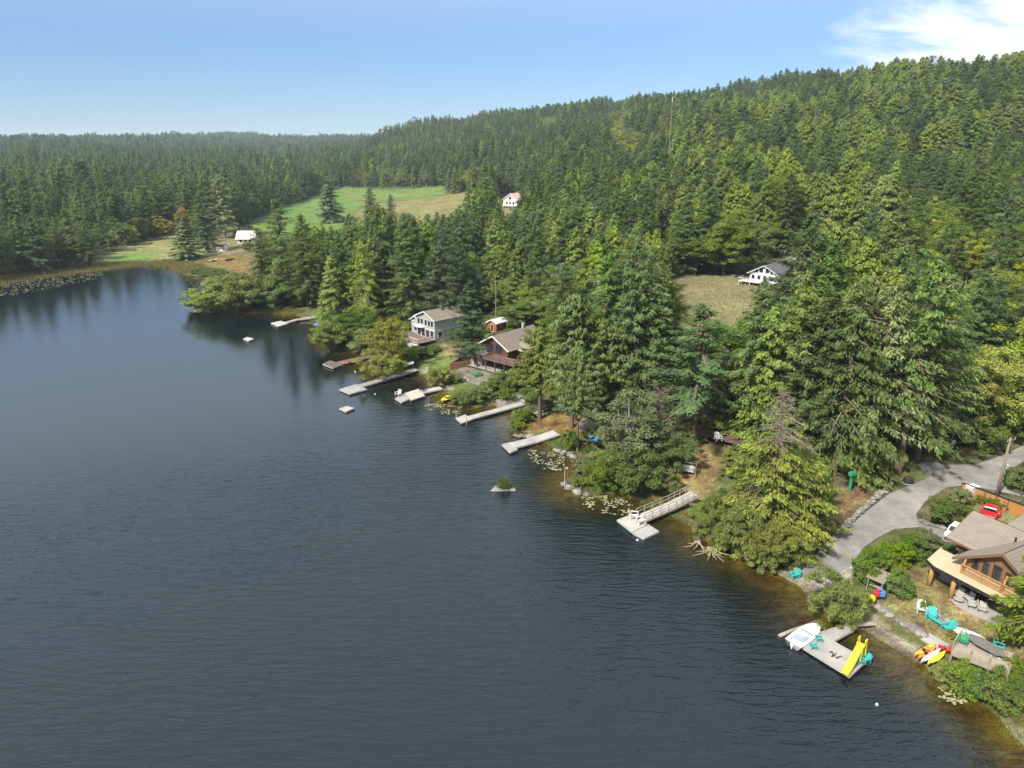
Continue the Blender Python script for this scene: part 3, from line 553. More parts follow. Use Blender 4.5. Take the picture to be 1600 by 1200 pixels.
def crown_obj(shape, leaf, parent):
    if shape not in CROWN:
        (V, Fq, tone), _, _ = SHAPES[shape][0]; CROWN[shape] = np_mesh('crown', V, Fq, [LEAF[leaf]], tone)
    c = link('crown', CROWN[shape], parent); c.material_slots[0].link = 'OBJECT'; c.material_slots[0].material = LEAF[leaf]; return c
def thin(shape, frac=.42):
    (V, Fq, tone), _, _ = SHAPES[shape][0]; n_ = len(Fq); k = np.sort(np.random.default_rng(1).permutation(n_)[:int(n_ * frac)]); Q_ = V.reshape(n_, 4, 3)[k]; c = Q_.mean(1, keepdims=True); Q_ = c + (Q_ - c) * (1 / frac) ** .5
    return Q_.reshape(-1, 3), np.arange(len(k) * 4).reshape(-1, 4), tone.reshape(n_, 4)[k].ravel()
TREES = []
def plant(name, shape, leaf, pos, h, wide=1.0, label=None, cat='tree', group=None, rz=None, tilt=(0, 0), seed=None):
    g = random.Random(len(TREES) * 7 + 3 if seed is None else seed); (cr, tk, dd), H0 = SHAPES[shape]; s = h / H0
    o = empty(name, pos, 0, label, cat, group); o.rotation_euler = (tilt[0], tilt[1], g.uniform(0, 6.28) if rz is None else rz); o.scale = (s * wide, s * wide, s)
    if cr: crown_obj(shape, leaf, o)
    if dd: tag(link('dead_branches', dd, o), kind='stuff')
    link('trunk', tk, o); TREES.append(o); return o
def tree_px(name, shape, leaf, bx, by, ty, wpx=None, **k):
    """tree whose foot is at photo pixel (bx, by) and whose tip reaches row ty; wpx = crown width in pixels"""
    p = G(bx, by); lo, hi = 0.5, 60.0
    for _ in range(30):
        m_ = (lo + hi) / 2
        if proj(p + np.array((0, 0, m_)))[1] > ty: lo = m_
        else: hi = m_
    h = (lo + hi) / 2; H0 = SHAPES[shape][1]; wide = 1.0
    if wpx:
        V = SHAPES[shape][0][0][0] if SHAPES[shape][0][0] else None
        r0 = np.percentile(np.hypot(V[:, 0], V[:, 1]), 97) if V is not None else 2.0
        wide = (wpx / 2 / FPX * proj(p)[2]) / (r0 * h / H0)
    p[2] -= .05
    return plant(name, shape, leaf, p, h, wide, **k)
# ---------------------------------------------------------------- forest fill: woods are grown wherever nothing else is, clear of the open places
CLEAR = [gpoly(p) for p, _, _ in REG] + [ROADP]
# open places one sees into: (pixel outline, depth in metres of what is seen there)
OPEN = [([(158, 402), (275, 360), (298, 372), (330, 372), (335, 352), (402, 350), (400, 432), (330, 432), (160, 414)], 420),
 ([(392, 352), (410, 336), (500, 304), (535, 293), (676, 293), (676, 306), (590, 312), (545, 326), (532, 350), (430, 360)], 760),
 ([(600, 314), (735, 304), (725, 322), (640, 334), (600, 330)], 640), ([(783, 303), (810, 303), (812, 326), (783, 328)], 520),
 ([(1045, 440), (1168, 432), (1175, 470), (1160, 505), (1125, 508), (1060, 490)], 262), ([(1158, 400), (1240, 400), (1245, 430), (1225, 448), (1158, 450)], 222), ([(1240, 402), (1260, 400), (1292, 428), (1270, 436)], 240),
 ([(470, 545), (500, 495), (560, 500), (640, 485), (705, 485), (712, 540), (745, 515), (765, 490), (795, 490), (800, 512), (842, 512), (842, 590), (910, 625), (945, 690), (1050, 660), (1145, 665), (1140, 720), (1300, 740), (1430, 715), (1480, 715), (1600, 670), (1600, 1200), (900, 1200), (470, 560)], 205),
 ([(300, 490), (440, 470), (520, 470), (520, 520), (440, 500), (320, 495)], 260)]
def sil(p, h, wd):
    out = []
    for q, k in ((0.02, .3), (.15, .9), (.35, .8), (.6, .5), (.85, .2), (1, 0)):
        x, y, _ = proj(p + np.array((0, 0, h * q))); hw = wd * k * FPX / proj(p)[2]
        out += [(x, y)] if k == 0 else [(x - hw, y), (x, y), (x + hw, y)]
    return out
rf = np.random.default_rng(77)
def grid_pts(r0, r1, sp_):
    n_ = int(r1 / sp_) + 2; gx_ = np.arange(-n_, n_ + 1) * sp_; gy_ = np.arange(0, n_ + 1) * sp_
    a_, b_ = np.meshgrid(gx_, gy_); p = np.stack((a_.ravel(), b_.ravel()), -1) + rf.uniform(-.42, .42, (a_.size, 2)) * sp_
    r_ = np.hypot(p[:, 0], p[:, 1]); an = np.abs(np.arctan2(p[:, 0], p[:, 1])); return p[(r_ >= r0) & (r_ < r1) & (an < R(43))]
BANDS = [(70, 330, 6.2), (330, 700, 8.2), (700, 1300, 9.5), (1300, 2200, 14), (2200, 4200, 22)]
FP = []
for r0, r1, sp_ in BANDS:
    p = grid_pts(r0, r1, sp_); d = shore_d(p[:, 0], p[:, 1]); k = d > 5; p = p[k]; d = d[k]
    for c in CLEAR: p = p[poly_d(p[:, 0], p[:, 1], c) < -2.0]
    FP.append(p)
FP = np.concatenate(FP); FZ = height(FP[:, 0], FP[:, 1])
FDEP = FP[:, 1] * CP - (FZ - CAMZ) * SP; FPXX = 800 + FPX * FP[:, 0] / FDEP; FPYY = 600 - FPX * (FP[:, 1] * SP + (FZ - CAMZ) * CP) / FDEP
def species(px, py, dep, g):
    """(shape, leaf, height) by place"""
    q = g.random(); nz = mnoise.noise((px / 60.0, py / 22.0 + dep / 300.0, 3.3))
    fir = lambda a=17, b=25: (('firA', 'firB', 'firC', 'firD')[g.integers(4)], 'fir' if g.random() < .72 else 'firblue', g.uniform(a, b))
    ced = lambda a=15, b=22: (('cedarA', 'cedarB')[g.integers(2)], 'cedar', g.uniform(a, b))
    bro = lambda a=9, b=15, lf='maple': (('mapleA', 'mapleB', 'mapleC', 'alderA')[g.integers(4)], lf, g.uniform(a, b))
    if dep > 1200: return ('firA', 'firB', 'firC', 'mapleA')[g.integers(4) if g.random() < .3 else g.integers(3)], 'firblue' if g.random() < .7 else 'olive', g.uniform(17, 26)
    if px < 400:
        if dep < 330 and px < 200: return fir(13, 20) if q < .6 else bro(8, 13, 'olive' if q < .8 else 'maple')
        if q < .2 + .45 * (nz > .08): return bro(9, 14, 'alder' if q < .1 else ('olive' if q < .34 else 'maple'))
        return fir(18, 26)
    if 400 <= px < 730 and dep < 300: return fir(18, 26) if q < .72 else (ced(16, 22) if q < .9 else bro(10, 14, 'maple'))
    if 820 < px < 1000 and 195 < py < 262 and nz > -.1 and dep > 480: return bro(10, 15, 'alder' if q < .7 else 'olive')
    if 720 <= px < 1050 and dep < 330: return bro(8, 14, 'maple' if q < .18 else 'olive') if q < .34 else (fir(16, 25) if q < .75 else ced())
    if px > 1380 and dep < 330: return fir(15, 23) if q < .40 else bro(9, 14, 'alder' if q < .62 else ('gold' if q < .66 else 'maple'))
    if px >= 1050 and dep < 620: return ced(18, 27) if nz > .02 or q < .22 else (fir(18, 28) if q < .74 else bro(10, 14, 'maple' if q < .93 else 'olive'))
    if nz > .06 and q < .42: return bro(9, 14, 'olive' if q < .25 else 'alder')
    return fir(17, 24) if q < .74 else (ced(15, 21) if q < .92 else bro(10, 14, 'olive' if q < .96 else 'maple'))
CAND = []
for i in range(len(FP)):
    dep = FDEP[i]
    if dep < 60: continue
    sh, lf, h = species(FPXX[i], FPYY[i], dep, rf); p = np.array((FP[i, 0], FP[i, 1], FZ[i] - .1)); h *= 1 + (.5 * mnoise.noise((FP[i, 0] / 55.0, FP[i, 1] / 75.0, 1.7)) if dep > 380 else .2 * mnoise.noise((FP[i, 0] / 30.0, FP[i, 1] / 30.0, 1.7))); s = h / SHAPES[sh][1]
    wd = {'f': 4.9, 'c': 4.5, 'm': 5.0, 'a': 3.8}[sh[0]] * s
    if dep < 800:
        bad = False; so = sil(p, h, wd); sx = np.array([q[0] for q in so]); sy = np.array([q[1] for q in so])
        for poly, dl in OPEN:
            if dep < dl and in_poly(sx, sy, poly).any(): bad = True; break
        if bad: continue
    CAND.append((dep, sh, lf, h, p, wd, rf.uniform(1.0, 1.3) if dep < 330 else rf.uniform(1.1, 1.45)))
CAND.sort(key=lambda c: c[0])
# how much of each tree shows (coarse silhouette buffer, nearest first)
buf = np.zeros((300, 400), bool); vis = []
for dep, sh, lf, h, p, wd, wk in CAND:
    if dep > 1200: vis.append(0); continue
    x, y0, _ = proj(p); _, y1, _ = proj(p + np.array((0, 0, h))); hw = wd * FPX / dep; n_ = 0
    for yy in range(max(0, int(y1 / 4)), min(300, int(y0 / 4) + 1)):
        q = (yy * 4 - y1) / max(1, y0 - y1); k = hw * min(1, .15 + q * 1.1); a_, b_ = max(0, int((x - k) / 4)), min(400, int((x + k) / 4) + 1)
        if b_ > a_: n_ += int((~buf[yy, a_:b_]).sum()); buf[yy, a_:b_] = True
    vis.append(n_)
PLACE = [(lambda px, py, d: px < 400 and d < 340, 'on the far left lakeshore', 'trees on the far left lakeshore'), (lambda px, py, d: px < 400, 'in the valley wood beyond the farm field', 'trees in the valley wood beyond the farm'),
 (lambda px, py, d: px < 735 and d < 320, 'in the stand between farm and grey lake house', 'trees in the stand between farm and grey house'), (lambda px, py, d: px < 735, 'in the wood beyond the green farm fields', 'trees beyond the green fields'),
 (lambda px, py, d: px < 1060 and d < 330, 'in the wood behind the red-brown lake house', 'trees behind the red-brown house'), (lambda px, py, d: px > 1060 and d < 330 and py > 430, 'in the wood between white hillside house and gravel road', 'trees between white house and road'),
 (lambda px, py, d: True, 'in the forest covering the hillside', 'trees on the forested hillside')]
LOOK = {'fir': ('fir_tree', 'dark green fir'), 'firblue': ('fir_tree', 'blue-green fir'), 'cedar': ('cedar_tree', 'yellow-green cedar'), 'maple': ('broadleaf_tree', 'leafy green broadleaf tree'), 'olive': ('broadleaf_tree', 'grey-green broadleaf tree'), 'alder': ('broadleaf_tree', 'pale yellow-green broadleaf tree'), 'gold': ('broadleaf_tree', 'golden yellow autumn tree')}
LIMIT = {'fir_tree': 285, 'cedar_tree': 200, 'broadleaf_tree': 170}
order = sorted(range(len(CAND)), key=lambda i: -vis[i]); chosen = set(); cnt = {k: 0 for k in LIMIT}
for i in order:
    if vis[i] < 6: break
    k = LOOK[CAND[i][2]][0]
    if cnt[k] < LIMIT[k]: cnt[k] += 1; chosen.add(i)
REST = []
for i, (dep, sh, lf, h, p, wd, wk) in enumerate(CAND):
    if i in chosen:
        x, y, _ = proj(p)
        for test, where, grp in PLACE:
            if test(x, y, dep): break
        nm, lk_ = LOOK[lf]; size = 'tall ' if h > 21.5 or (nm == 'broadleaf_tree' and h > 12.5) else ('short ' if h < 17.5 and nm != 'broadleaf_tree' or h < 10.5 else '')
        if 'hillside' in grp and 'forest' in where:
            col_ = 'above the green fields' if x < 760 else 'above the red-brown lake house' if x < 980 else 'behind the white hillside house' if x < 1300 else 'above the gravel road'
            where = ('low in the forest ' if dep < 330 else 'halfway up the forested slope ' if dep < 520 else 'high in the hill forest ') + col_; grp = 'trees ' + where
        plant(nm, sh, lf, p, h, wk, f'{size}{lk_} {where}', 'tree', grp, seed=i)
    else: REST.append((sh, lf, h, p, wk))
# saplings and low broadleaf growth filling the gaps between the big trees
for r0, r1, sp_ in ((75, 330, 6.5), (330, 650, 10)):
    us = grid_pts(r0, r1, sp_); us = us[shore_d(us[:, 0], us[:, 1]) > 7]
    for c in CLEAR: us = us[poly_d(us[:, 0], us[:, 1], c) < -2.5]
    uh = height(us[:, 0], us[:, 1])
    for (x_, y_), z_ in zip(us, uh):
        p = np.array((x_, y_, z_ - .1)); h = rf.uniform(3.5, 8.5); so = sil(p, h, 2.5); dep = proj(p)[2]; sx = np.array([q[0] for q in so]); sy = np.array([q[1] for q in so])
        if any(dep < dl and in_poly(sx, sy, poly).any() for poly, dl in OPEN): continue
        REST.append((('mapleC', 'mapleB', 'cedarA', 'firC')[rf.integers(4)],) + ((('maple', 'olive', 'alder')[rf.integers(3)],) if False else ()) + (None, h, p, 1.1))
        sh = REST[-1][0]; REST[-1] = (sh, ('cedar' if sh[0] == 'c' else 'fir' if sh[0] == 'f' else ('maple', 'olive', 'alder', 'maple')[rf.integers(4)]), h, p, 1.1)
# the rest of the woods: one mass
KEYS = sorted({(c[0], c[1]) for c in REST}); KI = {k: i for i, k in enumerate(KEYS)}
me = bpy.data.meshes.new('forest'); me.vertices.add(len(REST)); me.vertices.foreach_set('co', np.array([c[3] for c in REST], np.float32).ravel())
ak = me.attributes.new('pick', 'INT', 'POINT'); ak.data.foreach_set('value', np.array([KI[(c[0], c[1])] for c in REST], np.int32))
asz = me.attributes.new('size', 'FLOAT_VECTOR', 'POINT'); asz.data.foreach_set('vector', np.array([(c[2] / SHAPES[c[0]][1] * c[4], c[2] / SHAPES[c[0]][1] * c[4], c[2] / SHAPES[c[0]][1]) for c in REST], np.float32).ravel())
asr = me.attributes.new('turn', 'FLOAT_VECTOR', 'POINT'); asr.data.foreach_set('vector', np.array([(0, 0, rf.uniform(0, 6.28)) for c in REST], np.float32).ravel())
fo = tag(link('forest', me), 'dense dark conifer forest covering the hills behind the lake', 'forest', kind='stuff')
SRC = []
for sh, lf in KEYS:      # merged tree (crown + trunk) used only as instance source
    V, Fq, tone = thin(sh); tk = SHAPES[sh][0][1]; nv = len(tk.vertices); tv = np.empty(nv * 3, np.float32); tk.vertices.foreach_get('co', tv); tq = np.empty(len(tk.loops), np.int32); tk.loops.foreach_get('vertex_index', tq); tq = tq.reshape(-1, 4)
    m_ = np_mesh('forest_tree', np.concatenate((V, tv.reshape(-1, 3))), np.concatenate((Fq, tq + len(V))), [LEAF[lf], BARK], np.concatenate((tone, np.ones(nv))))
    m_.polygons.foreach_set('material_index', np.concatenate((np.zeros(len(Fq)), np.ones(len(tq)))).astype(np.int32))
    SRC.append(bpy.data.objects.new('forest_tree', m_))
ng = bpy.data.node_groups.new('forest', 'GeometryNodeTree'); ng.interface.new_socket('Geometry', in_out='INPUT', socket_type='NodeSocketGeometry'); ng.interface.new_socket('Geometry', in_out='OUTPUT', socket_type='NodeSocketGeometry')
N = ng.nodes.new; gi = N('NodeGroupInput'); go = N('NodeGroupOutput'); jn = N('GeometryNodeJoinGeometry')
for o in reversed(SRC):
    oi = N('GeometryNodeObjectInfo'); oi.inputs['Object'].default_value = o; oi.inputs['As Instance'].default_value = True; ng.links.new(oi.outputs['Geometry'], jn.inputs[0])
m2p = N('GeometryNodeMeshToPoints'); ng.links.new(gi.outputs[0], m2p.inputs[0]); iop = N('GeometryNodeInstanceOnPoints'); ng.links.new(m2p.outputs[0], iop.inputs['Points']); ng.links.new(jn.outputs[0], iop.inputs['Instance']); iop.inputs['Pick Instance'].default_value = True
def nattr(nm, ty):
    n_ = N('GeometryNodeInputNamedAttribute'); n_.data_type = ty; n_.inputs['Name'].default_value = nm; return n_.outputs['Attribute']
ng.links.new(nattr('pick', 'INT'), iop.inputs['Instance Index']); ng.links.new(nattr('size', 'FLOAT_VECTOR'), iop.inputs['Scale'])
e2r = N('FunctionNodeEulerToRotation'); ng.links.new(nattr('turn', 'FLOAT_VECTOR'), e2r.inputs[0]); ng.links.new(e2r.outputs[0], iop.inputs['Rotation'])
ng.links.new(iop.outputs[0], go.inputs[0]); fo.modifiers.new('forest', 'NODES').node_group = ng
print('FOREST', len(CAND), 'individual', len(chosen), cnt, 'mass', len(REST))
# ---------------------------------------------------------------- trees and shrubs that stand out one by one
T = tree_px
T('cedar_tree', 'deadtop', 'cedarY', 1196, 846, 612, 185, label='tall cedar with bare grey dead top beside the gravel boat launch')
T('fir_tree', 'firD', 'firblue', 1083, 692, 476, 150, label='big dark fir with bare trunk above the swing seat clearing')
T('dead_tree', 'snagB', 'fir', 1030, 668, 608, 60, label='bare grey leafless tree left of the big dark fir')
T('alder_tree', 'alderA', 'olive', 978, 748, 626, 120, label='grey-green alder leaning over the water near the lily pads')
T('willow_shrub', 'willowA', 'lime', 945, 768, 706, 70, label='bright lime green shrub at the water below the alder')
T('willow_shrub', 'willowB', 'hedge', 1000, 772, 700, 95, label='dark green shrub between alder and wooden gangway')
T('willow_shrub', 'willowA', 'hedge', 1045, 735, 668, 90, label='dark green bushy shrub below the bare grey tree')
T('willow_shrub', 'willowB', 'willow', 1032, 770, 735, 60, label='low green shrub just above the wooden gangway')
T('alder_tree', 'alderA', 'willow', 1010, 720, 640, 70, label='thin pale alder right of the grey-green alder')
for bx, by, ty, wp, sh, lf, lb in [(893, 668, 463, 112, 'cedarHigh', 'cedarG', 'tallest bright green cedar above the picnic lawn'), (843, 655, 513, 95, 'cedarHigh', 'cedar', 'yellow-green cedar standing beside the picnic bench'),
  (915, 660, 490, 90, 'cedarHigh', 'cedar', 'slender cedar behind the garden steps'), (937, 655, 500, 80, 'cedarHigh', 'fir', 'dark cedar right of the garden steps'), (985, 645, 370, 118, 'firC', 'fir', 'tall dark fir spire behind the alder'),
  (945, 632, 395, 105, 'firB', 'fir', 'tall fir behind the tallest picnic lawn cedar'), (1012, 640, 418, 110, 'firA', 'fir', 'tall fir left of the dry meadow'), (1035, 622, 440, 95, 'firB', 'cedar', 'olive fir at the edge of the dry meadow'),
  (983, 702, 585, 62, 'firA', 'fir', 'young fir standing behind the alder crown'), (1140, 668, 560, 80, 'firA', 'cedar', 'short yellow-green fir right of the big dark fir'), (1120, 640, 540, 70, 'firSparse', 'olive', 'thin grey fir behind the big dark fir'),
  (1185, 690, 480, 128, 'cedarA', 'cedar', 'broad bright cedar behind the dead-topped cedar'), (1228, 705, 425, 118, 'firC', 'cedar', 'tall yellow-green fir behind the dead-topped cedar'), (1265, 725, 450, 125, 'firA', 'fir', 'dark fir left of the sparse grey firs'),
  (1302, 742, 440, 140, 'firSparse', 'fir', 'sparse fir nearest the tall green stand'), (1348, 738, 445, 150, 'firSparse', 'olive', 'sparse grey-green fir at the road stone wall'), (1402, 738, 408, 165, 'firSparse', 'fir', 'largest sparse fir beside the road junction'),
  (1432, 716, 430, 140, 'firB', 'fir', 'fir with hanging limbs above the road junction'), (1375, 700, 420, 130, 'firC', 'fir', 'full fir behind the sparse roadside firs'), (1320, 700, 430, 120, 'firA', 'cedar', 'olive fir behind the sparse roadside firs')]:
    T('cedar_tree' if sh[0] == 'c' else 'fir_tree', sh, lf, bx, by, ty, wp, label=lb)
T('cedar_tree', 'cedarHigh', 'cedarG', 902, 706, 548, 66, label='cedar with long pale leaning trunk at the water', tilt=(0, R(-4)))
for bx, by, ty, wp, sh, lf, lb in [(1500, 692, 560, 105, 'mapleB', 'alder', 'yellow-green maple above the road junction'), (1548, 682, 525, 130, 'mapleC', 'alder', 'wide yellow-green maple above the utility pole'), (1598, 660, 515, 120, 'mapleA', 'alder', 'yellow-green maple at the right edge above the road'),
  (1472, 698, 610, 90, 'alderA', 'olive', 'thin grey-green alder by the road junction'), (1520, 700, 620, 100, 'willowA', 'maple', 'green roadside thicket left of the utility pole'), (1575, 680, 610, 100, 'willowA', 'maple', 'green roadside thicket behind the utility pole'), (1450, 705, 560, 90, 'mapleB', 'olive', 'olive maple behind the thin alder'),
  (812, 522, 468, 72, 'mapleB', 'maple', 'rounded green maple behind the red-brown house'), (838, 505, 440, 80, 'mapleA', 'alder', 'pale maple right of the orange shed'), (870, 520, 445, 70, 'alderA', 'olive', 'grey alder in the wood behind the red-brown roof'), (795, 470, 415, 60, 'mapleC', 'alder', 'yellowish maple up the slope from the orange shed'), (860, 470, 420, 60, 'alderA', 'olive', 'pale grey alder up the slope behind the red-brown house'),
  (1130, 432, 335, 80, 'mapleA', 'maple', 'dense green maple left of the white hillside house'), (1165, 428, 332, 85, 'mapleC', 'maple', 'dense green maple right behind the white hillside house'), (1085, 430, 360, 80, 'mapleA', 'maple', 'dense green maple at the far end of the dry meadow'), (1200, 405, 340, 70, 'mapleB', 'maple', 'green maple behind the dark roof of the hillside house'),
  (548, 534, 478, 105, 'mapleC', 'maple', 'rounded light green tree on the shore right of the kayaks'), (612, 572, 487, 80, 'mapleC', 'alder', 'light green tree at the shore left of the grey house')]:
    T('broadleaf_tree', sh, lf, bx, by, ty, wp, label=lb)
T('dead_tree', 'snag', 'fir', 1478, 700, 600, 60, label='bare dead tree leaning over the road junction', tilt=(0, R(18)))
T('dead_tree', 'snag', 'fir', 1560, 670, 560, 60, label='bare dead tree among the yellow-green maples')
T('dead_tree', 'snag', 'fir', 1170, 560, 480, 50, label='bare grey dead tree at the lower end of the dry meadow')
T('fir_tree', 'firC', 'cedar', 1628, 1018, 742, 212, label='large near fir at the right picture edge beside the log house')
T('fir_tree', 'firC', 'firblue', 738, 562, 438, 84, label='dark fir standing between grey house and red-brown house')
T('fir_tree', 'firA', 'fir', 1192, 470, 436, 34, label='small young fir in front of the white hillside house')
T('fir_tree', 'firA', 'fir', 1228, 480, 418, 50, label='young fir hiding the right end of the white house')
for bx, by, ty, wp, sh, lf, nm, lb in [(292, 405, 346, 52, 'cedarA', 'olive', 'cedar_tree', 'bushy round-topped conifer at the far lakeshore'), (325, 393, 297, 46, 'firA', 'firblue', 'fir_tree', 'dark leaning fir beside the small white farm shed'), (352, 372, 272, 52, 'firB', 'olive', 'fir_tree', 'tall pale fir left of the barn'), (374, 367, 284, 48, 'firC', 'firblue', 'fir_tree', 'dark fir right behind the barn'),
  (245, 362, 304, 42, 'alderA', 'alder', 'broadleaf_tree', 'light green poplar behind the far pasture'), (286, 372, 325, 28, 'mapleB', 'gold', 'broadleaf_tree', 'golden tree behind the bushy lakeshore conifer'), (262, 374, 338, 32, 'mapleB', 'gold', 'broadleaf_tree', 'smaller golden tree at the pasture hedge'), (448, 470, 312, 62, 'firD', 'fir', 'fir_tree', 'tall ragged fir standing against the bright green field'),
  (515, 348, 288, 46, 'cedarB', 'olive', 'cedar_tree', 'pale conifer clump in the middle of the green field'), (580, 352, 294, 36, 'firD', 'firblue', 'fir_tree', 'dark fir left in the tan field'), (612, 350, 304, 24, 'firD', 'firblue', 'fir_tree', 'small dark fir in the middle of the tan field'), (482, 478, 335, 70, 'firA', 'fir', 'fir_tree', 'dark fir just right of the tall ragged fir'),
  (415, 470, 355, 60, 'firB', 'olive', 'fir_tree', 'pale sparse fir at the left end of the stand'), (690, 510, 355, 78, 'firC', 'firblue', 'fir_tree', 'large blue-green fir behind the grey house'), (640, 500, 345, 72, 'firA', 'fir', 'fir_tree', 'dark fir behind the left of the grey house'), (575, 505, 380, 70, 'firSparse', 'cedar', 'fir_tree', 'pale lit fir behind the rounded shore tree'), (525, 500, 400, 60, 'cedarB', 'cedar', 'cedar_tree', 'olive cedar behind the beached kayaks')]:
    T(nm, sh, lf, bx, by, ty, wp, label=lb)
SH = [(1122, 848, 770, 66, 'willowA', 'cedarY', 'yellow-green shrub at the water left of the dead-topped cedar'), (1160, 874, 795, 80, 'willowB', 'cedarY', 'olive shrub over the water below the dead-topped cedar'), (1230, 880, 812, 74, 'willowA', 'willow', 'olive shrub right of the dead-topped cedar trunk'), (1252, 838, 790, 44, 'willowB', 'alder', 'pale yellowish shrub beside the boat launch gravel'),
 (1192, 890, 820, 70, 'willowB', 'willow', 'olive-green shrub lowest at the water by the boat launch'), (1152, 818, 762, 64, 'willowA', 'cedarY', 'tall yellow-green shrub right of the gangway clearing'), (1255, 800, 700, 80, 'willowA', 'hedge', 'dark green shrub on the bank left of the stone wall'), (1268, 822, 775, 40, 'willowB', 'gold', 'golden-tinged shrub on the bank by the launch'),
 (1304, 970, 892, 100, 'willowA', 'willow', 'big round willow bush at the water beside the moored boat'), (1352, 908, 868, 48, 'bushA', 'hedge', 'leafy green shrub above the small garden hut'), (1372, 893, 853, 50, 'bushB', 'hedge', 'leafy green shrub second along the launch drive'), (1398, 884, 843, 52, 'bushA', 'lime', 'bright green shrub in the middle of the drive hedge'), (1425, 872, 832, 54, 'bushB', 'hedge', 'dark green shrub near the driveway end of the hedge'), (1448, 858, 826, 36, 'bushA', 'olive', 'spiky grey-green shrub at the driveway corner'),
 (1403, 931, 893, 42, 'bushA', 'hedge', 'round clipped dark green bush on the lawn'), (1405, 908, 882, 34, 'bushB', 'gold', 'flowering yellowish bush above the round clipped bush'), (1477, 818, 777, 56, 'bushA', 'hedge', 'wide dark green bush in the garden island by the road'), (1503, 790, 762, 40, 'bushB', 'olive', 'grey-green garden bush behind the wide dark bush'), (1530, 786, 771, 15, 'bushA', 'gold', 'small yellow bush by the orange fence'), (1548, 792, 776, 22, 'bushB', 'hedge', 'green bush by the orange fence'), (1570, 796, 780, 24, 'bushA', 'hedge', 'dark bush behind the red pickup'), (1512, 800, 788, 14, 'bushB', 'lime', 'pale flowering bush left of the red pickup'),
 (1500, 1082, 1036, 58, 'bushA', 'lime', 'bright green shrub below the lower deck, nearest the kayaks'), (1530, 1094, 1042, 62, 'bushB', 'hedge', 'green shrub below the middle of the lower deck'), (1558, 1108, 1052, 60, 'bushA', 'lime', 'green shrub below the right end of the lower deck'), (1474, 1064, 1036, 44, 'bushB', 'willow', 'low yellowish shrub on the bank by the red kayak'), (1588, 1062, 1025, 48, 'bushA', 'lime', 'lush shrub right of the lower deck'), (1592, 1100, 1060, 50, 'bushB', 'hedge', 'dark green shrub at the right edge of the bank'),
 (1592, 764, 726, 44, 'bushA', 'hedge', 'shrub on the small grass island at the road fork'), (1442, 950, 934, 22, 'bushB', 'lime', 'yellow-green plant beside the white garden chair'), (1490, 1000, 988, 24, 'bushB', 'gold', 'small yellowish plant below the patio lawn'),
 (520, 548, 503, 66, 'willowB', 'willow', 'pale shrub over the water left of the dark dock'), (572, 550, 518, 78, 'willowB', 'olive', 'grey-green shrub above the dark dock'), (598, 590, 543, 78, 'willowA', 'willow', 'pale willow between dark dock and long grey dock'), (630, 566, 546, 50, 'willowB', 'hedge', 'dark green shrub below the grey house deck'), (655, 556, 541, 50, 'bushA', 'hedge', 'hedge shrub in front of the grey house'), (678, 550, 540, 30, 'bushB', 'hedge', 'hedge shrub at the right corner of the grey house'), (612, 548, 510, 40, 'willowA', 'alder', 'light shrub at the left end of the grey house deck'),
 (334, 487, 436, 96, 'willowA', 'willow', 'tall rounded willow at the tip of the point'), (375, 489, 432, 96, 'willowB', 'willow', 'wide willow in the middle of the point'), (412, 482, 434, 84, 'willowA', 'maple', 'darker green willow on the right of the point'), (442, 474, 428, 70, 'willowB', 'maple', 'green willow behind the dock with the white float'), (316, 483, 464, 46, 'willowB', 'willow', 'low willow overhanging the water at the point'), (360, 470, 425, 70, 'willowA', 'willow', 'willow at the back of the point'),
 (690, 602, 572, 44, 'bushB', 'willow', 'feathery shrub above the tan swim dock'), (712, 598, 585, 26, 'bushA', 'hedge', 'small green shrub by the garden wall'), (776, 613, 588, 48, 'bushA', 'hedge', 'clipped hedge below the red-brown deck, left end'), (802, 610, 580, 50, 'bushB', 'hedge', 'clipped hedge below the red-brown deck, right end'), (745, 627, 603, 48, 'bushA', 'willow', 'wide green bush at the lakeshore below the garden'), (722, 632, 611, 40, 'bushB', 'hedge', 'lakeshore bush above the yellow dinghy'), (792, 626, 604, 30, 'bushB', 'lime', 'light green strip bush above the sandy slip'),
 (818, 660, 636, 32, 'bushA', 'hedge', 'dark bush left of the picnic bench'), (808, 672, 656, 26, 'bushB', 'lime', 'light bush at the waterline left of the picnic lawn'), (892, 702, 668, 34, 'bushA', 'hedge', 'green bush at the foot of the leaning trunk'), (928, 692, 665, 36, 'bushB', 'hedge', 'green bush beside the blue rowing boat'), (910, 740, 715, 34, 'bushA', 'olive', 'small grey-green bush on the rocky point'), (905, 762, 744, 24, 'bushB', 'willow', 'little green bush on the stone jetty'),
 (203, 383, 345, 34, 'willowA', 'willow', 'yellowish shrub at the left end of the pasture hedge'), (230, 375, 340, 32, 'willowB', 'willow', 'rounded shrub in the pasture hedge'), (256, 367, 340, 26, 'willowA', 'olive', 'grey shrub at the right end of the pasture hedge'), (176, 393, 362, 28, 'willowB', 'olive', 'dark shrub where the left forest meets the pasture'), (388, 392, 375, 18, 'bushA', 'olive', 'small tree-like shrub in front of the barn')]
SH += [(1102, 841, 806, 44, 'bushB', 'willow', 'low shrub at the waterline above the bleached sticks'), (1124, 853, 815, 46, 'bushA', 'cedarY', 'low yellow-green shrub behind the bleached fallen branches'), (1148, 866, 826, 48, 'bushB', 'cedarY', 'low yellow-green shrub at the waterline under the dead-topped cedar'), (1174, 880, 838, 50, 'bushA', 'willow', 'low olive shrub at the waterline under the dead-topped cedar'), (1200, 891, 850, 48, 'bushB', 'willow', 'low olive shrub at the left corner of the boat launch'), (1225, 884, 845, 50, 'bushA', 'hedge', 'low green shrub along the left edge of the boat launch')]
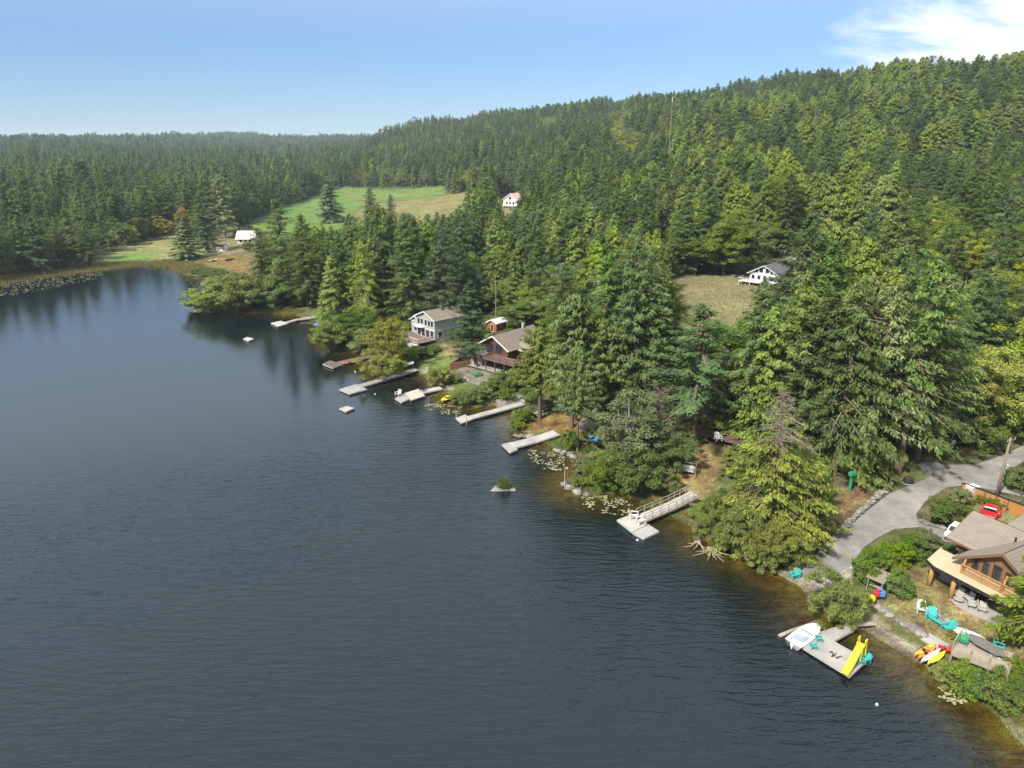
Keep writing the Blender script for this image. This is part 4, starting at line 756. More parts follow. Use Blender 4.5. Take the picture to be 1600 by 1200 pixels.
for bx, by, ty, wp, sh, lf, lb in SH: T('shrub', sh, lf, bx, by, ty, wp, label=lb, cat='shrub')
# ---------------------------------------------------------------- masses nobody could count
def mass(name, items, label, cat):
    """items = [(shape, leaf, height, pos, wide)] instanced as one object"""
    keys = sorted({(c[0], c[1]) for c in items}); ki = {k: i for i, k in enumerate(keys)}
    me = bpy.data.meshes.new(name); me.vertices.add(len(items)); me.vertices.foreach_set('co', np.array([c[3] for c in items], np.float32).ravel())
    me.attributes.new('pick', 'INT', 'POINT').data.foreach_set('value', np.array([ki[(c[0], c[1])] for c in items], np.int32))
    me.attributes.new('size', 'FLOAT_VECTOR', 'POINT').data.foreach_set('vector', np.array([(c[2] / SHAPES[c[0]][1] * c[4],) * 2 + (c[2] / SHAPES[c[0]][1],) for c in items], np.float32).ravel())
    me.attributes.new('turn', 'FLOAT_VECTOR', 'POINT').data.foreach_set('vector', np.array([(0, 0, rf.uniform(0, 6.28)) for c in items], np.float32).ravel())
    o = tag(link(name, me), label, cat, kind='stuff'); g2 = ng.copy(); g2.name = name
    for n_ in list(g2.nodes):
        if n_.bl_idname == 'GeometryNodeObjectInfo': g2.nodes.remove(n_)
    jn2 = [n_ for n_ in g2.nodes if n_.bl_idname == 'GeometryNodeJoinGeometry'][0]
    for sh, lf in reversed(keys):
        ob = bpy.data.objects.new(name + '_plant', crown_mesh(sh, lf)); oi = g2.nodes.new('GeometryNodeObjectInfo'); oi.inputs['Object'].default_value = ob; oi.inputs['As Instance'].default_value = True; g2.links.new(oi.outputs['Geometry'], jn2.inputs[0])
    o.modifiers.new(name, 'NODES').node_group = g2; return o
it = []; up = grid_pts(62, 300, 2.1); ud = shore_d(up[:, 0], up[:, 1]); kk = (ud > 1.0) & (ud < 60); up = up[kk]
for c in CLEAR: up = up[poly_d(up[:, 0], up[:, 1], c) < -.8]
KEEPOUT = [gpoly(p) for p in [[(630, 520), (700, 515), (712, 540), (640, 545)], [(740, 540), (840, 530), (850, 590), (760, 590)], [(1462, 880), (1640, 880), (1640, 1010), (1480, 950)], [(760, 500), (795, 500), (795, 525), (760, 525)], [(1090, 690), (1150, 680), (1150, 715), (1095, 715)], [(895, 630), (960, 630), (960, 690), (895, 690)], [(1155, 430), (1240, 420), (1245, 455), (1160, 455)]]]
for c in KEEPOUT: up = up[poly_d(up[:, 0], up[:, 1], c) < 0]
uz = height(up[:, 0], up[:, 1])
for (x, y), z in zip(up, uz):
    if rf.random() < .72: it.append((('bushA', 'bushB')[rf.integers(2)], ('hedge', 'olive', 'willow', 'maple')[rf.integers(4)], rf.uniform(.5, 1.7), (x, y, z - .1), rf.uniform(1.0, 1.7)))
mass('undergrowth', it, 'low green undergrowth covering the ground between shore and trees', 'undergrowth')
def blades(name, pts, hts, m, label, cat, per=7, spread=.35, wid=.03, lean=.35):
    g = np.random.default_rng(len(pts)); n_ = len(pts) * per; b0 = np.repeat(pts, per, 0) + np.concatenate((g.normal(0, spread, (n_, 2)), np.zeros((n_, 1))), 1)
    h = np.repeat(hts, per) * g.uniform(.5, 1.2, n_); d = np.concatenate((g.normal(0, lean, (n_, 2)), np.ones((n_, 1))), 1); a_ = g.uniform(0, 6.28, n_); s = np.stack((np.cos(a_), np.sin(a_), np.zeros(n_)), -1) * (wid * np.repeat(hts, per) ** .5)[:, None]
    V = np.empty((n_, 4, 3)); V[:, 0] = b0 - s; V[:, 1] = b0 + s; V[:, 2] = b0 + d * h[:, None] + s * .25; V[:, 3] = b0 + d * h[:, None] - s * .25
    V[:, :2, 2] -= .08
    return tag(link(name, np_mesh(name, V.reshape(-1, 3), np.arange(n_ * 4).reshape(n_, 4), [m], np.repeat(np.clip(g.normal(1, .2, n_), .5, 1.6), 4))), label, cat, kind='stuff')
def along_shore(px_a, px_b, d0, d1, n_, seed):
    g = np.random.default_rng(seed); i0 = min(range(len(SHORE_PX)), key=lambda i: abs(SHORE_PX[i][0] - px_a[0]) + abs(SHORE_PX[i][1] - px_a[1])); i1 = min(range(len(SHORE_PX)), key=lambda i: abs(SHORE_PX[i][0] - px_b[0]) + abs(SHORE_PX[i][1] - px_b[1])); i0, i1 = min(i0, i1), max(i0, i1)
    seg = SHORE[i0:i1 + 1]; ln = np.linalg.norm(np.diff(seg, axis=0), axis=1); cu = np.concatenate(([0], np.cumsum(ln))); s = g.uniform(0, cu[-1], n_ * 2); k = np.clip(np.searchsorted(cu, s) - 1, 0, len(ln) - 1); f = (s - cu[k]) / ln[k]
    p = seg[k] * (1 - f)[:, None] + seg[k + 1] * f[:, None]; tng = unit(seg[k + 1] - seg[k]); nrm = np.stack((tng[:, 1], -tng[:, 0]), -1); q = p + nrm * g.uniform(-d1, d1, len(p))[:, None]; dd = shore_d(q[:, 0], q[:, 1]); ok = (dd > d0) & (dd < d1); q = q[ok][:n_]
    return np.concatenate((q, np.maximum(height(q[:, 0], q[:, 1]), -.05)[:, None]), 1)
REED = leaf_mat('reed_blades', (.20, .17, .055), .1, .02, .3); GRASS = leaf_mat('shore_grass_blades', (.15, .19, .045), .1, .02, .3); STRAW = leaf_mat('meadow_grass_blades', (.34, .31, .17), .1, .02, .3)
pr = along_shore((290, 427), (-90, 456), -2.5, 9, 5200, 3); blades('shore_reeds', pr, rf.uniform(.35, .8, len(pr)), REED, 'brownish reed belt along the far end of the lake', 'reeds', per=6, spread=.6, wid=.10)
pr = along_shore((462, 493), (346, 449), -1.5, 4, 1500, 4); blades('shore_reeds', pr, rf.uniform(.4, 1.0, len(pr)), REED, 'brownish reeds along the willow point and little dock beach', 'reeds', per=6, spread=.4, wid=.07)
ps = np.concatenate([along_shore(a_, b_, -.4, 2.6, n_, 9 + i) for i, (a_, b_, n_) in enumerate([((1600, 1166), (1452, 1052), 260), ((1345, 981), (1272, 956), 100), ((1078, 822), (836, 681), 900), ((812, 673), (797, 652), 160), ((745, 637), (690, 612), 350), ((686, 597), (626, 582), 160), ((574, 557), (506, 527), 200)])])
blades('shore_grass', ps, rf.uniform(.18, .45, len(ps)), GRASS, 'yellow-green grass fringe along the near lakeshore', 'grass', per=9, spread=.3, wid=.045)
mdw = gpoly([(1040, 442), (1100, 432), (1170, 432), (1195, 455), (1198, 528), (1100, 550), (1048, 522)]); q = rf.uniform(mdw.min(0), mdw.max(0), (9000, 2)); q = q[poly_d(q[:, 0], q[:, 1], mdw) > 0]
blades('meadow_grass', np.concatenate((q, height(q[:, 0], q[:, 1])[:, None]), 1), rf.uniform(.2, .55, len(q)), STRAW, 'tall dry straw-coloured grass in the meadow below the white house', 'grass', per=6, spread=.5, wid=.07)
lw = gpoly(REG[22][0]); q = rf.uniform(lw.min(0), lw.max(0), (6000, 2)); q = q[(poly_d(q[:, 0], q[:, 1], lw) > .3) & (poly_d(q[:, 0], q[:, 1], gpoly(REG[25][0])) < -.3) & (poly_d(q[:, 0], q[:, 1], KEEPOUT[2]) < 0)]
blades('lawn_grass', np.concatenate((q, height(q[:, 0], q[:, 1])[:, None]), 1), rf.uniform(.06, .16, len(q)), leaf_mat('lawn_blades', (.19, .165, .06), .1, .02, .3), 'short dry lawn grass around the log house', 'grass', per=6, spread=.25, wid=.05)
PAD = mat('lily_pad', (.34, .34, .19), .45, .35, 1.5)
def pads(poly, n_, r0, r1, label, seed):
    g = np.random.default_rng(seed); P = np.array([PZ(*p)[:2] for p in poly]); q = g.uniform(P.min(0), P.max(0), (n_ * 3, 2)); cl = np.array([mnoise.noise((x * .55, y * .55, seed)) for x, y in q]); q = q[(poly_d(q[:, 0], q[:, 1], P) > 0) & (shore_d(q[:, 0], q[:, 1]) < -.2) & (cl > -.12)][:n_]
    k = 7; an = np.linspace(.25, 6.03, k); r_ = g.uniform(r0, r1, len(q)); ro = g.uniform(0, 6.28, len(q)); V = np.empty((len(q), k + 1, 3)); V[:, 0, :2] = q; V[:, 0, 2] = .012 + g.uniform(0, .012, len(q))
    for i in range(k): V[:, i + 1, 0] = q[:, 0] + r_ * np.cos(an[i] + ro); V[:, i + 1, 1] = q[:, 1] + r_ * np.sin(an[i] + ro); V[:, i + 1, 2] = V[:, 0, 2] + g.uniform(-.004, .03, len(q))
    b0 = np.arange(len(q))[:, None] * (k + 1); F3 = np.concatenate([np.stack((b0[:, 0], b0[:, 0] + i + 1, b0[:, 0] + i + 2), -1) for i in range(k - 1)])
    tag(link('lily_pads', np_mesh('lily_pads', V.reshape(-1, 3), None, [PAD], None, F3)), label, 'lily pads', kind='stuff')
pads([(905, 772), (960, 775), (1000, 792), (985, 806), (940, 802), (912, 790)], 230, .07, .16, 'lily pads floating left of the wooden gangway', 1)
pads([(822, 702), (860, 706), (885, 715), (884, 738), (850, 736), (828, 720)], 200, .07, .16, 'lily pads floating below the leaning cedar trunk', 2)
pads([(655, 634), (690, 626), (722, 634), (720, 648), (690, 648)], 150, .08, .18, 'lily pads floating by the yellow dinghy', 3)
pads([(590, 575), (620, 584), (640, 592), (600, 592)], 40, .08, .18, 'few lily pads between dark dock and long grey dock', 4)
pads([(-20, 446), (60, 434), (160, 424), (160, 434), (100, 446), (30, 460), (-20, 466)], 700, .12, .26, 'lily pad belt along the far left shore', 5)
pads([(200, 414), (280, 416), (330, 440), (345, 452), (325, 462), (290, 440), (240, 424)], 600, .12, .26, 'lily pad belt at the far end of the lake', 6)
pads([(1465, 1072), (1500, 1084), (1520, 1100), (1490, 1100), (1468, 1092)], 40, .10, .2, 'few lily pads below the shrub bank at lower right', 7)
# ---------------------------------------------------------------- materials for built things
M = dict(
 dock=mat('dock_boards_grey', (.29, .28, .26), .85, .32, .9), dockp=mat('dock_boards_pale', (.36, .345, .315), .85, .28, .9), dockd=mat('dock_boards_dark', (.13, .10, .08), .85, .2, 2), docktan=mat('dock_boards_tan', (.46, .39, .31), .85, .1, 2), frame=mat('dock_frame', (.36, .34, .31), .9, .15, 2), wet=mat('wet_timber', (.06, .05, .04), .6, .2, 2),
 wood=mat('weathered_wood', (.30, .255, .20), .9, .2, 2), cedarw=mat('cedar_siding', (.20, .10, .05), .75, .22, 1.5, stretch=(6, 6, .6)), logw=mat('orange_log', (.42, .22, .07), .6, .18, 2, stretch=(3, 3, .5)), ply=mat('new_plywood', (.50, .385, .25), .7, .08, .7), redw=mat('red_brown_siding', (.105, .046, .030), .8, .2, 2), redd=mat('red_brown_deck', (.17, .11, .095), .8, .15, 2),
 shing=mat('grey_brown_shingles', (.215, .182, .15), .95, .16, 1.2), shingd=mat('dark_grey_shingles', (.115, .118, .13), .95, .15, 1.2), shingg=mat('brown_grey_shingles', (.20, .165, .13), .95, .15, 1.2), trim=mat('trim_brown', (.16, .09, .05), .8, .15, 2), white=mat('white_paint', (.56, .555, .535), .6, .05, 1), greys=mat('grey_siding', (.30, .31, .29), .8, .06, 1, stretch=(.3, .3, 9)), cream=mat('cream_paint', (.62, .58, .50), .8, .08, 1),
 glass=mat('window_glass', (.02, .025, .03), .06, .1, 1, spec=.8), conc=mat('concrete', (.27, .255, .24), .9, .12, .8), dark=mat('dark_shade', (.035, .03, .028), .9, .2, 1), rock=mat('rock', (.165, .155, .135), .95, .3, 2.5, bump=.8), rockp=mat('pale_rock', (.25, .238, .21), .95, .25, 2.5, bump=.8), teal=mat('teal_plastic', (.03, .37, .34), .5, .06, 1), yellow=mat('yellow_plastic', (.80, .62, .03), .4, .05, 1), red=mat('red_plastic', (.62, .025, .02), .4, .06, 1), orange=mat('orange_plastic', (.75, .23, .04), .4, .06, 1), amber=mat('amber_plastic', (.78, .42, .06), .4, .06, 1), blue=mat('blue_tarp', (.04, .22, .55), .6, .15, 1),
 paint_red=mat('red_car_paint', (.55, .012, .022), .25, .04, 1, coat=.6), paint_white=mat('white_car_paint', (.75, .75, .74), .25, .03, 1, coat=.6), gel=mat('white_gelcoat', (.80, .79, .74), .3, .03, 1, coat=.3), floor=mat('boat_floor', (.30, .33, .42), .7, .1, 1), tyre=mat('tyre_rubber', (.02, .02, .02), .9, .1, 1), chrome=mat('chrome', (.6, .6, .62), .25, .03, 1, metal=1), steel=mat('galvanised_steel', (.42, .43, .44), .5, .1, 1, metal=.6), black=mat('black_paint', (.02, .02, .022), .6, .1, 1), pole=mat('pole_wood', (.21, .165, .12), .9, .2, 2, stretch=(5, 5, .5)), green=mat('green_paint', (.03, .22, .10), .6, .1, 1), orangef=mat('orange_fence_board', (.40, .20, .06), .7, .15, 1.5), cushion=mat('pale_cushion', (.36, .34, .31), .9, .1, 1), metalroof=mat('pale_metal_roof', (.60, .56, .52), .5, .1, 1), rust=mat('rust_metal_roof', (.62, .40, .36), .6, .25, .25), stone=mat('stone_wall', (.30, .285, .255), .95, .25, 2, bump=.7))
def yawpx(a, b, z=None):
    A_ = G(*a) if z is None else PZ(*a, z); B_ = G(*b) if z is None else PZ(*b, z); return math.atan2(B_[1] - A_[1], B_[0] - A_[0])
def boards(q, wid, th, gap=.012):
    """planks running across a quad q0-q1-q2-q3 (planks parallel to q0-q1, stepping towards q3-q2)"""
    q = [Vector(p) for p in q]; m_ = MB(); n_ = max(2, int(round(((q[3] - q[0]).length + (q[2] - q[1]).length) / 2 / wid))); e = gap / wid / 2
    for i in range(n_):
        a_, b_ = (i + e) / n_, (i + 1 - e) / n_; m_.slab([q[0].lerp(q[3], a_), q[1].lerp(q[2], a_), q[1].lerp(q[2], b_), q[0].lerp(q[3], b_)], th)
    return m_
def rect(a, b, wd):
    """plan rectangle of width wd round the centre line a-b -> quad with planks across"""
    a, b = Vector(a), Vector(b); d = (b - a); n_ = Vector((-d.y, d.x, 0)).normalized() * wd / 2; return [a - n_, a + n_, b + n_, b - n_]
def dock(name, label, secs, group=None, posts=()):
    """secs = [(four world corners, board material)]; posts = world points"""
    o = empty(name, (*[float(v) for v in secs[0][0][0][:2]], 0), 0, label, 'dock', group); off = Vector(o.location)
    for q, m_ in secs:
        q = [Vector(p) - off for p in q]; tag(boards(q, .16, .05).build('deck_boards', m_, o), kind='stuff')
        c = sum(q, Vector()) / 4; fr_ = MB()
        for i in range(4): fr_.bar(q[i].lerp(c, .004) - Vector((0, 0, .16)), q[(i + 1) % 4].lerp(c, .004) - Vector((0, 0, .16)), .07, .2)
        fr_.build('frame', M['frame'], o)
        fl = MB(); l0 = (q[3] - q[0]).length
        for k in range(max(2, int(l0 / 2.2))):
            f = (k + .5) / max(2, int(l0 / 2.2)); a_ = q[0].lerp(q[3], f).lerp(c, .12); b_ = q[1].lerp(q[2], f).lerp(c, .12); a_.z -= .42; b_.z -= .42; fl.bar(a_, b_, .5, .34)
        fl.build('float', M['wet'], o)
    for p, h in posts:
        p = Vector(p) - off; m2_ = MB(); m2_.tube([p - Vector((0, 0, 2)), p + Vector((0, 0, h))], .07, 7); m2_.build('post', M['frame'], o)
    return o
def Q(z, *pts): return [PZ(*p, z) for p in pts]
def W3(px, py, z): return PZ(px, py, z)
# ---------------------------------------------------------------- docks and floats
dock('dock', 'wide grey L-shaped dock with yellow slide at lower right', [(Q(.45, (1279, 988), (1255, 1011), (1328, 1056), (1355, 1031)), M['dockp']), (Q(.46, (1302.5, 1001), (1279.5, 987.5), (1320, 975), (1336, 983)), M['dock'])])
D = dock('dock', 'two-part pale float dock with white chairs below the gangway', [(Q(.4, (964, 812), (988, 803), (1012, 818), (988, 831)), M['dockp']), (Q(.28, (989, 832), (1013, 819), (1030, 830), (1006, 841)), M['dockp'])])
dock('dock', 'grey dock reaching out from the picnic lawn', [(Q(.42, (784, 694), (800, 690), (809, 702), (797, 707)), M['dock']), (rect(PZ(799, 696, .45), PZ(833, 687, .5), 2.1), M['dockp']), (rect(PZ(834, 687, .52), PZ(869, 675.5, .95), 2.1), M['dockp'])])
dock('dock', 'narrow white dock beside the sandy boat slip', [(Q(.4, (712, 653), (727, 647.5), (738, 655), (721, 661)), M['dockp']), (rect(PZ(731, 653, .42), PZ(816, 630, .8), 1.5), M['dockp'])], posts=[(PZ(713, 652, .3), 1.2), (PZ(729, 661, .3), 1.2)])
dock('dock', 'swim dock with tan middle and grey end', [(Q(.4, (617, 622), (632, 614), (642, 622), (627, 629)), M['dock']), (Q(.45, (632.5, 614), (654, 607.5), (664, 618), (642.5, 625)), M['docktan']), (rect(PZ(656, 612.5, .45), PZ(689, 605.5, .6), 1.7), M['dockp'])])
dock('dock', 'longest grey dock with square float end', [(Q(.4, (530, 608), (557, 600), (574, 608), (546, 615.5)), M['dock']), (rect(PZ(560, 603.5, .42), PZ(650, 576.5, .8), 1.7), M['dock'])])
dock('swim_float', 'small square swim float off the longest grey dock', [(Q(.35, (530, 638), (542.5, 634), (554, 637.5), (540.5, 643)), M['dockp'])])
dock('dock', 'dark brown dock with orange kayak alongside', [(Q(.45, (504, 568.5), (515, 563), (537, 568.5), (520.5, 575)), M['dockd']), (rect(PZ(529, 566.5, .45), PZ(581, 555, .7), 1.7), M['dockd'])])
dock('dock', 'farthest pale dock with bent walkway', [(Q(.4, (423, 504.5), (439, 501), (450, 505.5), (434, 510)), M['dockp']), (rect(PZ(446, 504, .42), PZ(468, 498, .5), 1.5), M['dock']), (rect(PZ(468, 498, .52), PZ(493, 495, .9), 1.5), M['dock'])])
dock('swim_float', 'small white float alone on the open water', [(Q(.35, (380, 529), (386, 526.5), (397, 529), (388.5, 532.5)), M['dockp'])])
dock('dock', 'short cream dock block beside the blue tarp', [(Q(.5, (493, 517), (513, 511.5), (518, 514.5), (497, 520)), M['dockp'])])
# gangway with railings
def gangway():
    a, m_, b = PZ(1000, 810, .48), PZ(1050, 789, 1.1), PZ(1086, 771, 1.9); o = empty('gangway', (a[0], a[1], 0), 0, 'wooden gangway with railings climbing from float dock to bank', 'gangway'); off = Vector(o.location); P = [Vector(p) - off for p in (a, m_, b)]
    for i in range(2):
        tag(boards(rect(P[i], P[i + 1], 1.7), .16, .05).build('deck_boards', M['dockp'], o), kind='stuff')
        d = (P[i + 1] - P[i]); nn = Vector((-d.y, d.x, 0)).normalized() * .82
        for s in (-1, 1):
            be = MB(); be.bar(P[i] + nn * s - Vector((0, 0, .18)), P[i + 1] + nn * s - Vector((0, 0, .18)), .08, .22); be.build('beam', M['wood'], o)
            for hh in (.55, 1.0): r_ = MB(); r_.bar(P[i] + nn * s + Vector((0, 0, hh)), P[i + 1] + nn * s + Vector((0, 0, hh)), .07, .07); r_.build('rail', M['wood'], o)
            for k in range(4 + i): q = P[i].lerp(P[i + 1], k / (4.0)) + nn * s; r_ = MB(); r_.bar(q - Vector((0, 0, .2)), q + Vector((0, 0, 1.02)), .08, .08); r_.build('post', M['wood'], o) if k / 4.0 <= 1 else None
    for f in (.2, .6): q = P[1].lerp(P[2], f); r_ = MB(); r_.bar(q - Vector((0, 0, 1.8)), q - Vector((0, 0, .1)), .18, .18); r_.build('pile', M['wood'], o)
gangway()
# ---------------------------------------------------------------- furniture
def adirondack_meshes(m_):
    s = {}
    a = MB()
    for i in range(4): a.slab([(-.27, -.30 + i * .15, .36 - i * .03), (.27, -.30 + i * .15, .36 - i * .03), (.27, -.17 + i * .15, .335 - i * .03), (-.27, -.17 + i * .15, .335 - i * .03)], .03)
    s['seat'] = a.mesh('seat', m_); b = MB()
    for i in range(5):
        x = -.24 + i * .12; h = .95 - abs(i - 2) * .05; b.bar((x, .26, .26), (x * 1.15, .58, h), .105, .03)
    s['backrest'] = b.mesh('backrest', m_); c = MB(); c.box((0, 0, 0), (.14, .72, .03)); s['armrest'] = c.mesh('armrest', m_)
    d = MB(); d.bar((0, 0, 0), (0, 0, .56), .07, .07); s['leg'] = d.mesh('leg', m_); return s
ADI = {}
def chair(px, py, yaw, m_, label, group=None, z=None, name='adirondack_chair', sc=1.0):
    if m_ not in ADI: ADI[m_] = adirondack_meshes(M[m_])
    s = ADI[m_]; p = G(px, py) if z is None else PZ(px, py, z); o = empty(name, p, yaw, label, 'chair', group); o.scale = (sc, sc, sc)
    link('seat', s['seat'], o); link('backrest', s['backrest'], o)
    for x in (-.34, .34): link('armrest', s['armrest'], o, (x, .02, .57)); link('leg', s['leg'], o, (x, -.3, 0)); link('leg', s['leg'], o, (x, .34, 0))
    return o
LAKE = yawpx((1464, 921), (1521, 952))         # front line of the log house (x axis runs right along the lake)
chair(1240, 903, LAKE - .3, 'teal', 'teal chair standing alone on the launch beach', sc=1.15)
chair(1454, 967, LAKE + .5, 'teal', 'left teal chair on the lawn above the stone wall', sc=1.2); chair(1480, 986, LAKE - .3, 'teal', 'right teal chair on the lawn near the lower deck', sc=1.2)
chair(1439, 956, LAKE + .7, 'white', 'white reclining chair on the lawn left of the teal chairs', sc=1.15)
chair(1279, 1001, LAKE + 2.6, 'teal', 'teal chair on the dock nearer the shore arm', z=.48, sc=.78); chair(1271, 1013, LAKE + 2.6, 'teal', 'teal chair on the dock nearer the outer edge', z=.48, sc=.78)
chair(991, 810, LAKE + 2.4, 'white', 'white chair at the far corner of the float dock', z=.42, sc=1.35); chair(1001, 818, LAKE + 2.9, 'white', 'white chair at the near side of the float dock', z=.42, sc=1.35)
chair(1504, 1006, LAKE + .4, 'green', 'green chair at the left end of the lower deck', z=2.1); chair(1561, 1016, LAKE + 2, 'teal', 'small teal chair half hidden under the near fir', z=2.1)
chair(1556, 1032, LAKE + 1.9, 'white', 'pale lounge chair at the right end of the lower deck', z=1.55)
def bench():
    p = G(1467, 978); o = empty('garden_bench', p, yawpx((1457, 972), (1476, 984)), 'long low teal bench between the two teal chairs', 'bench')
    a = MB()
    for k in (-.16, 0, .16): a.box((0, k, .42), (1.9, .13, .04))
    a.build('seat', M['teal'], o)
    for x in (-.8, .8):
        for y in (-.15, .15): b = MB(); b.box((x, y, .2), (.08, .08, .4)); b.build('leg', M['teal'], o)
bench()
def round_table(px, py, m_, label, r_=.55, z=None, h=.5):
    p = G(px, py) if z is None else PZ(px, py, z); o = empty('round_table', p, 0, label, 'table'); a = MB(); a.lathe([(r_ * .96, h - .05), (r_, h - .02), (r_ * .97, h)], 16); a.build('table_top', m_, o, smooth=False); b = MB(); b.tube([(0, 0, 0), (0, 0, h - .05)], .06, 8); b.build('pedestal', m_, o); c = MB(); c.lathe([(.3, 0), (.26, .04), (.06, .07)], 12); c.build('base', m_, o)
round_table(1497, 992, M['white'], 'white round table on the lawn by the lower deck', .62); round_table(876, 637, M['white'], 'white round table top under the picnic lawn cedars', .8)
def armchair_meshes():
    s = {}; a = MB(); a.box((0, 0, .40), (.66, .62, .16)); s['seat'] = a.mesh('seat', M['cushion'], bevel=.03); b = MB(); b.slab([(-.33, .26, .42), (.33, .26, .42), (.33, .44, 1.0), (-.33, .44, 1.0)], .12); s['backrest'] = b.mesh('backrest', M['cushion'], bevel=.03); c = MB(); c.box((0, 0, 0), (.12, .64, .26)); s['armrest'] = c.mesh('armrest', M['cushion'], bevel=.03); d = MB(); d.bar((0, 0, 0), (0, 0, .34), .06, .06); s['leg'] = d.mesh('leg', M['dark']); return s
ARM = armchair_meshes()
def armchair(px, py, yaw, label, z=None, sc=1.0):
    p = G(px, py) if z is None else PZ(px, py, z); o = empty('patio_armchair', p, yaw, label, 'chair', 'pale patio armchairs'); o.scale = (sc,) * 3
    link('seat', ARM['seat'], o); link('backrest', ARM['backrest'], o)
    for x in (-.4, .4):
        link('armrest', ARM['armrest'], o, (x, .02, .52))
        for y in (-.26, .26): link('leg', ARM['leg'], o, (x * .8, y, 0))
# ---------------------------------------------------------------- boats and kayaks
def hull(prof, m_in):
    """prof = [(x, half width, keel z, sheer z)]; returns outer hull MB with deck left open"""
    m_ = MB(); vs = []; n_ = 7
    for x, hw, zk, zs in prof:
        for k in range(n_):
            t_ = -1 + 2 * k / (n_ - 1); y = hw * math.copysign(abs(t_) ** .7, t_); z = zk + (zs - zk) * abs(t_) ** 2.2; vs.append((x, y, z))
    fs = [(i * n_ + k, i * n_ + k + 1, (i + 1) * n_ + k + 1, (i + 1) * n_ + k) for i in range(len(prof) - 1) for k in range(n_ - 1)]
    fs.append(tuple(range(n_))); fs.append(tuple(reversed(range((len(prof) - 1) * n_, len(prof) * n_)))); m_.add(vs, fs); return m_
def motor_boat():
    a, b = PZ(1245, 1006, 0), PZ(1276, 985, 0); yaw = math.atan2(b[1] - a[1], b[0] - a[0]); c = PZ(1257.5, 999, 0); o = empty('motor_boat', c, yaw, 'white open motor boat moored beside the L-shaped dock', 'boat'); o.scale = (.86, .86, .8)
    prof = [(-2.5, .98, -.22, .72), (-1.2, 1.05, -.28, .74), (.3, 1.04, -.28, .80), (1.5, .82, -.2, .88), (2.2, .45, -.02, .95), (2.62, .06, .45, 1.0)]; hull(prof, None).build('hull', M['gel'], o, smooth=True)
    dk = MB(); top = [(-2.5, .98, .72), (-1.2, 1.05, .74), (.3, 1.04, .80), (1.5, .82, .88), (2.2, .45, .95), (2.62, .06, 1.0)]
    ins = [(-2.1, .68), (-1.2, .74), (.3, .74)]
    for s in (-1, 1):
        for i in range(2): dk.add([(top[i][0], s * top[i][1], top[i][2] + .01), (top[i + 1][0], s * top[i + 1][1], top[i + 1][2] + .01), (ins[i + 1][0], s * ins[i + 1][1], top[i + 1][2] + .03), (ins[i][0], s * ins[i][1], top[i][2] + .03)], [(0, 1, 2, 3)])
    dk.add([(-2.5, -.98, .73), (-2.5, .98, .73), (-2.1, .68, .75), (-2.1, -.68, .75)], [(0, 1, 2, 3)])
    dk.add([(.3, -1.04, .81), (.3, 1.04, .81), (1.5, .82, .93), (1.5, -.82, .93)], [(0, 1, 2, 3)]); dk.add([(1.5, -.82, .93), (1.5, .82, .93), (2.2, .45, 1.0), (2.2, -.45, 1.0)], [(0, 1, 2, 3)]); dk.add([(2.2, -.45, 1.0), (2.2, .45, 1.0), (2.62, 0, 1.03)], [(0, 1, 2)])
    dk.build('deck', M['gel'], o); fl = MB(); fl.prism([(-2.1, -.68), (.3, -.74), (.3, .74), (-2.1, .68)], .16, .2); fl.build('cockpit_floor', M['floor'], o)
    cw = MB()
    for s in (-1, 1): cw.slab([(-2.1, s * .70, .74), (.3, s * .76, .8), (.3, s * .74, .2), (-2.1, s * .68, .2)], .02)
    cw.slab([(.3, -.74, .2), (.3, .74, .2), (.32, .74, .8), (.32, -.74, .8)], .02); cw.slab([(-2.1, -.68, .2), (-2.1, .68, .2), (-2.12, .68, .74), (-2.12, -.68, .74)], .02); cw.build('cockpit_lining', M['gel'], o)
    ws = MB(); ws.slab([(.35, -.8, .82), (.35, .8, .82), (.12, .7, 1.18), (.12, -.7, 1.18)], .02); ws.build('windscreen', M['glass'], o)
    st = MB(); st.box((-1.75, 0, .42), (.5, 1.2, .36)); st.build('stern_seat', M['gel'], o); s2 = MB(); s2.box((-.3, -.35, .45), (.45, .45, .42)); s2.build('seat', M['floor'], o)
    mo = MB(); mo.box((-2.62, 0, .6), (.3, .28, .34), taper=.75); mo.box((-2.6, 0, .1), (.12, .12, .7)); mo.build('outboard_motor', M['gel'], o)
motor_boat()
def kayak(a, b, z, m_, label, wd=.38, dz=.33, open_=True, name='kayak'):
    A_, B_ = Vector(PZ(*a, z)), Vector(PZ(*b, z)); d = B_ - A_; Lk = d.length; o = empty(name, (A_ + B_) / 2 - Vector((0, 0, .0)), math.atan2(d.y, d.x), label, name.replace('_', ' '), 'kayaks and small boats')
    prof = [(f * Lk / 2, wd * (1 - abs(f) ** 2.4) + .02, .0 + .16 * abs(f) ** 3, dz * (.75 + .45 * abs(f) ** 2)) for f in (-1, -.85, -.6, -.3, 0, .3, .6, .85, 1)]; h = hull(prof, None); h.build('hull', M[m_], o, smooth=True)
    dk = MB(); vs = []
    for x, hw, zk, zs in prof: vs += [(x, -hw * .98, zs), (x, 0, zs + .07), (x, hw * .98, zs)]
    fs = []
    for i in range(len(prof) - 1):
        for k in range(2):
            if open_ and i in (3, 4): continue
            fs.append((i * 3 + k, i * 3 + k + 1, (i + 1) * 3 + k + 1, (i + 1) * 3 + k))
    dk.add(vs, fs); dk.build('deck', M[m_], o, smooth=True)
    if open_: s = MB(); s.box((0, 0, dz * .55), (Lk * .12, wd * 1.1, .05)); s.box((-Lk * .07, 0, dz * .95), (.06, wd * 1.0, .28)); s.build('seat', M['black'], o)
    return o
zb = .55
